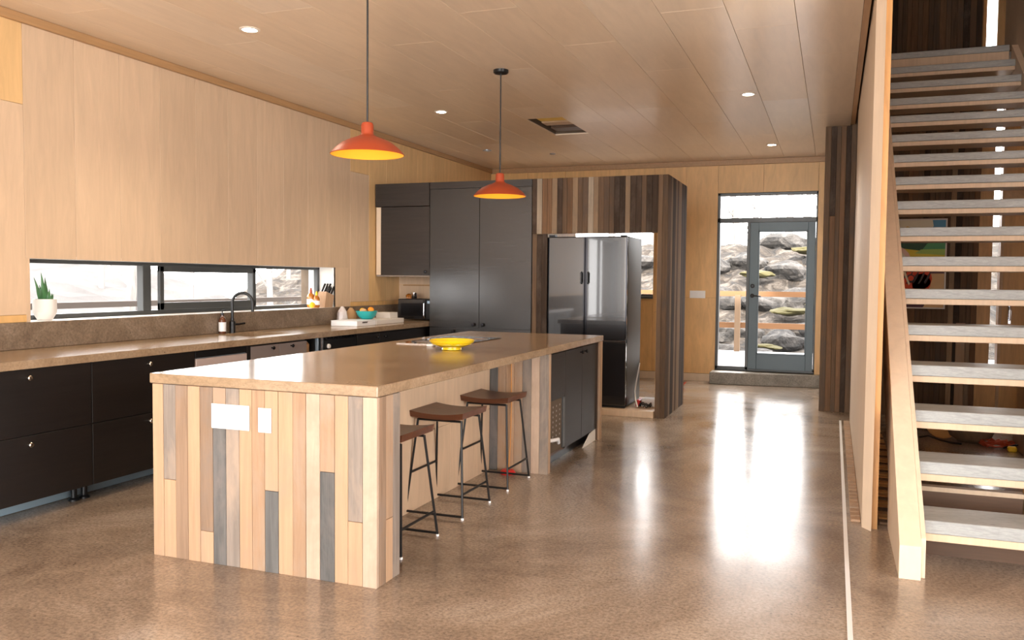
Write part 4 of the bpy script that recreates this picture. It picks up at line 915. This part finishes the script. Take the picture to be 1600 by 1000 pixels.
for (x, y, s) in [(-1.4, 17.6, .5), (-.4, 17.4, .55), (-2.2, 17.8, .45), (.5, 17.8, .6), (-1.0, 18.6, .55), (-.1, 18.9, .6), (-2.0, 19.0, .6), (.8, 19.3, .5), (-1.5, 20.2, .55), (-.5, 20.6, .75), (.5, 21.1, .6), (-2.6, 20.4, .6), (-1.1, 22.0, .6), (-.0, 22.8, .8), (-2.1, 22.6, .6), (1.2, 23.4, .8), (-3.4, 18.4, .6), (-4.3, 19.5, .8), (-5.5, 18.5, .7), (-3.2, 22, .8), (-5.2, 22.3, .8), (-1.3, 24.4, .7), (.2, 25, .8)]:
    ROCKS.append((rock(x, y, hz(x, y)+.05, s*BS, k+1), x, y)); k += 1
for (x, y, s) in [(-.9, 19.4, .30), (-.2, 20.0, .28), (-1.7, 21.2, .3), (-.6, 22.6, .3), (.3, 19.6, .25), (-1.2, 17.9, .2)]:
    tag(rock(x, y, hz(x, y)+.22, s, k+1, .3, 'moss'), 'yellow green moss patch on the hillside, %s from the left beyond the glazed door' % ORD[[-1.7, -1.2, -.9, -.6, -.2, .3].index(x)], 'moss', 'hillside moss patches'); k += 1
def tree(x, y, z, h_, r, seed, lab, grp, kind='pale'):
    rt = random.Random(seed); t = thing('bare_tree', lab, 'tree', (x, y, z), grp)
    bm = bmesh.new(); p = Vector((x, y, z)); pts = [p]
    lean = Vector((rt.uniform(-.12, .12), rt.uniform(-.12, .12), 1))
    for i in range(6): p = p+lean*(h_/6)+Vector((rt.uniform(-.06, .06), rt.uniform(-.06, .06), 0)); pts.append(p)
    tube_bm(bm, pts, [r*(1-i*.13) for i in range(7)], 7); finish(bm, 'trunk', 'trunk', t, smooth=True)
    bm = bmesh.new()
    for i in range(16):
        a = rt.uniform(0, 2*PI); b = pts[0].lerp(pts[-1], rt.uniform(.08, .95)); L_ = rt.uniform(.5, 1.5)
        d = Vector((math.cos(a), math.sin(a), rt.uniform(.3, 1.3))); e = b+d*L_*.6; f = e+(d+Vector((rt.uniform(-.5, .5), rt.uniform(-.5, .5), .4)))*L_*.5
        tube_bm(bm, [b, e, f], [r*.3, r*.18, r*.06], 5)
        for q in range(3):
            g0 = b.lerp(f, rt.uniform(.3, .9)); g = g0+Vector((rt.uniform(-1, 1), rt.uniform(-1, 1), rt.uniform(.1, 1)))*.5
            tube_bm(bm, [g0, g], [r*.1, r*.04], 4)
    br = finish(bm, 'branches', 'twig', t); br['kind'] = 'stuff'
for nm, lo, hi in (('nearest the railing', 0, 18.5), ('low on the slope', 18.5, 19.9), ('halfway up the slope', 19.9, 21.9), ('high on the slope', 21.9, 99)):
    for q, r3 in enumerate(sorted([r_ for r_ in ROCKS if lo <= r_[2] < hi], key=lambda r_: r_[1]/r_[2])):
        tag(r3[0], 'grey weathered boulder %s, %s from the left in its row' % (nm, ORD[q]), 'rock', 'hillside boulders')
rt = random.Random(11)
for i in range(12):
    x = -6.4+i*.82; y = 25.5+(i*3 % 7); tree(x, y, hz(x, y)-.1, rt.uniform(6, 8), rt.uniform(.08, .16), i, '', 'trees on the hill')
for i in range(14):
    y = 1+i*1.5; x = -10-(i*5 % 6)*.9; tree(x, y, -.4+(-x-8.5)*.3, rt.uniform(5, 7), rt.uniform(.05, .11), 50+i, '', 'trees outside the slot window')
for grp, tx in (('trees on the hill', 'pale bare tree on the hill beyond the glazed door, %s from the left'), ('trees outside the slot window', 'pale bare tree outside the slot window, %s from the left')):
    L_ = [o for o in COL.objects if o.get('group') == grp]
    for q, o in enumerate(sorted(L_, key=lambda o: math.atan2(o.location.x, o.location.y))): o['label'] = tx % ORD[q]
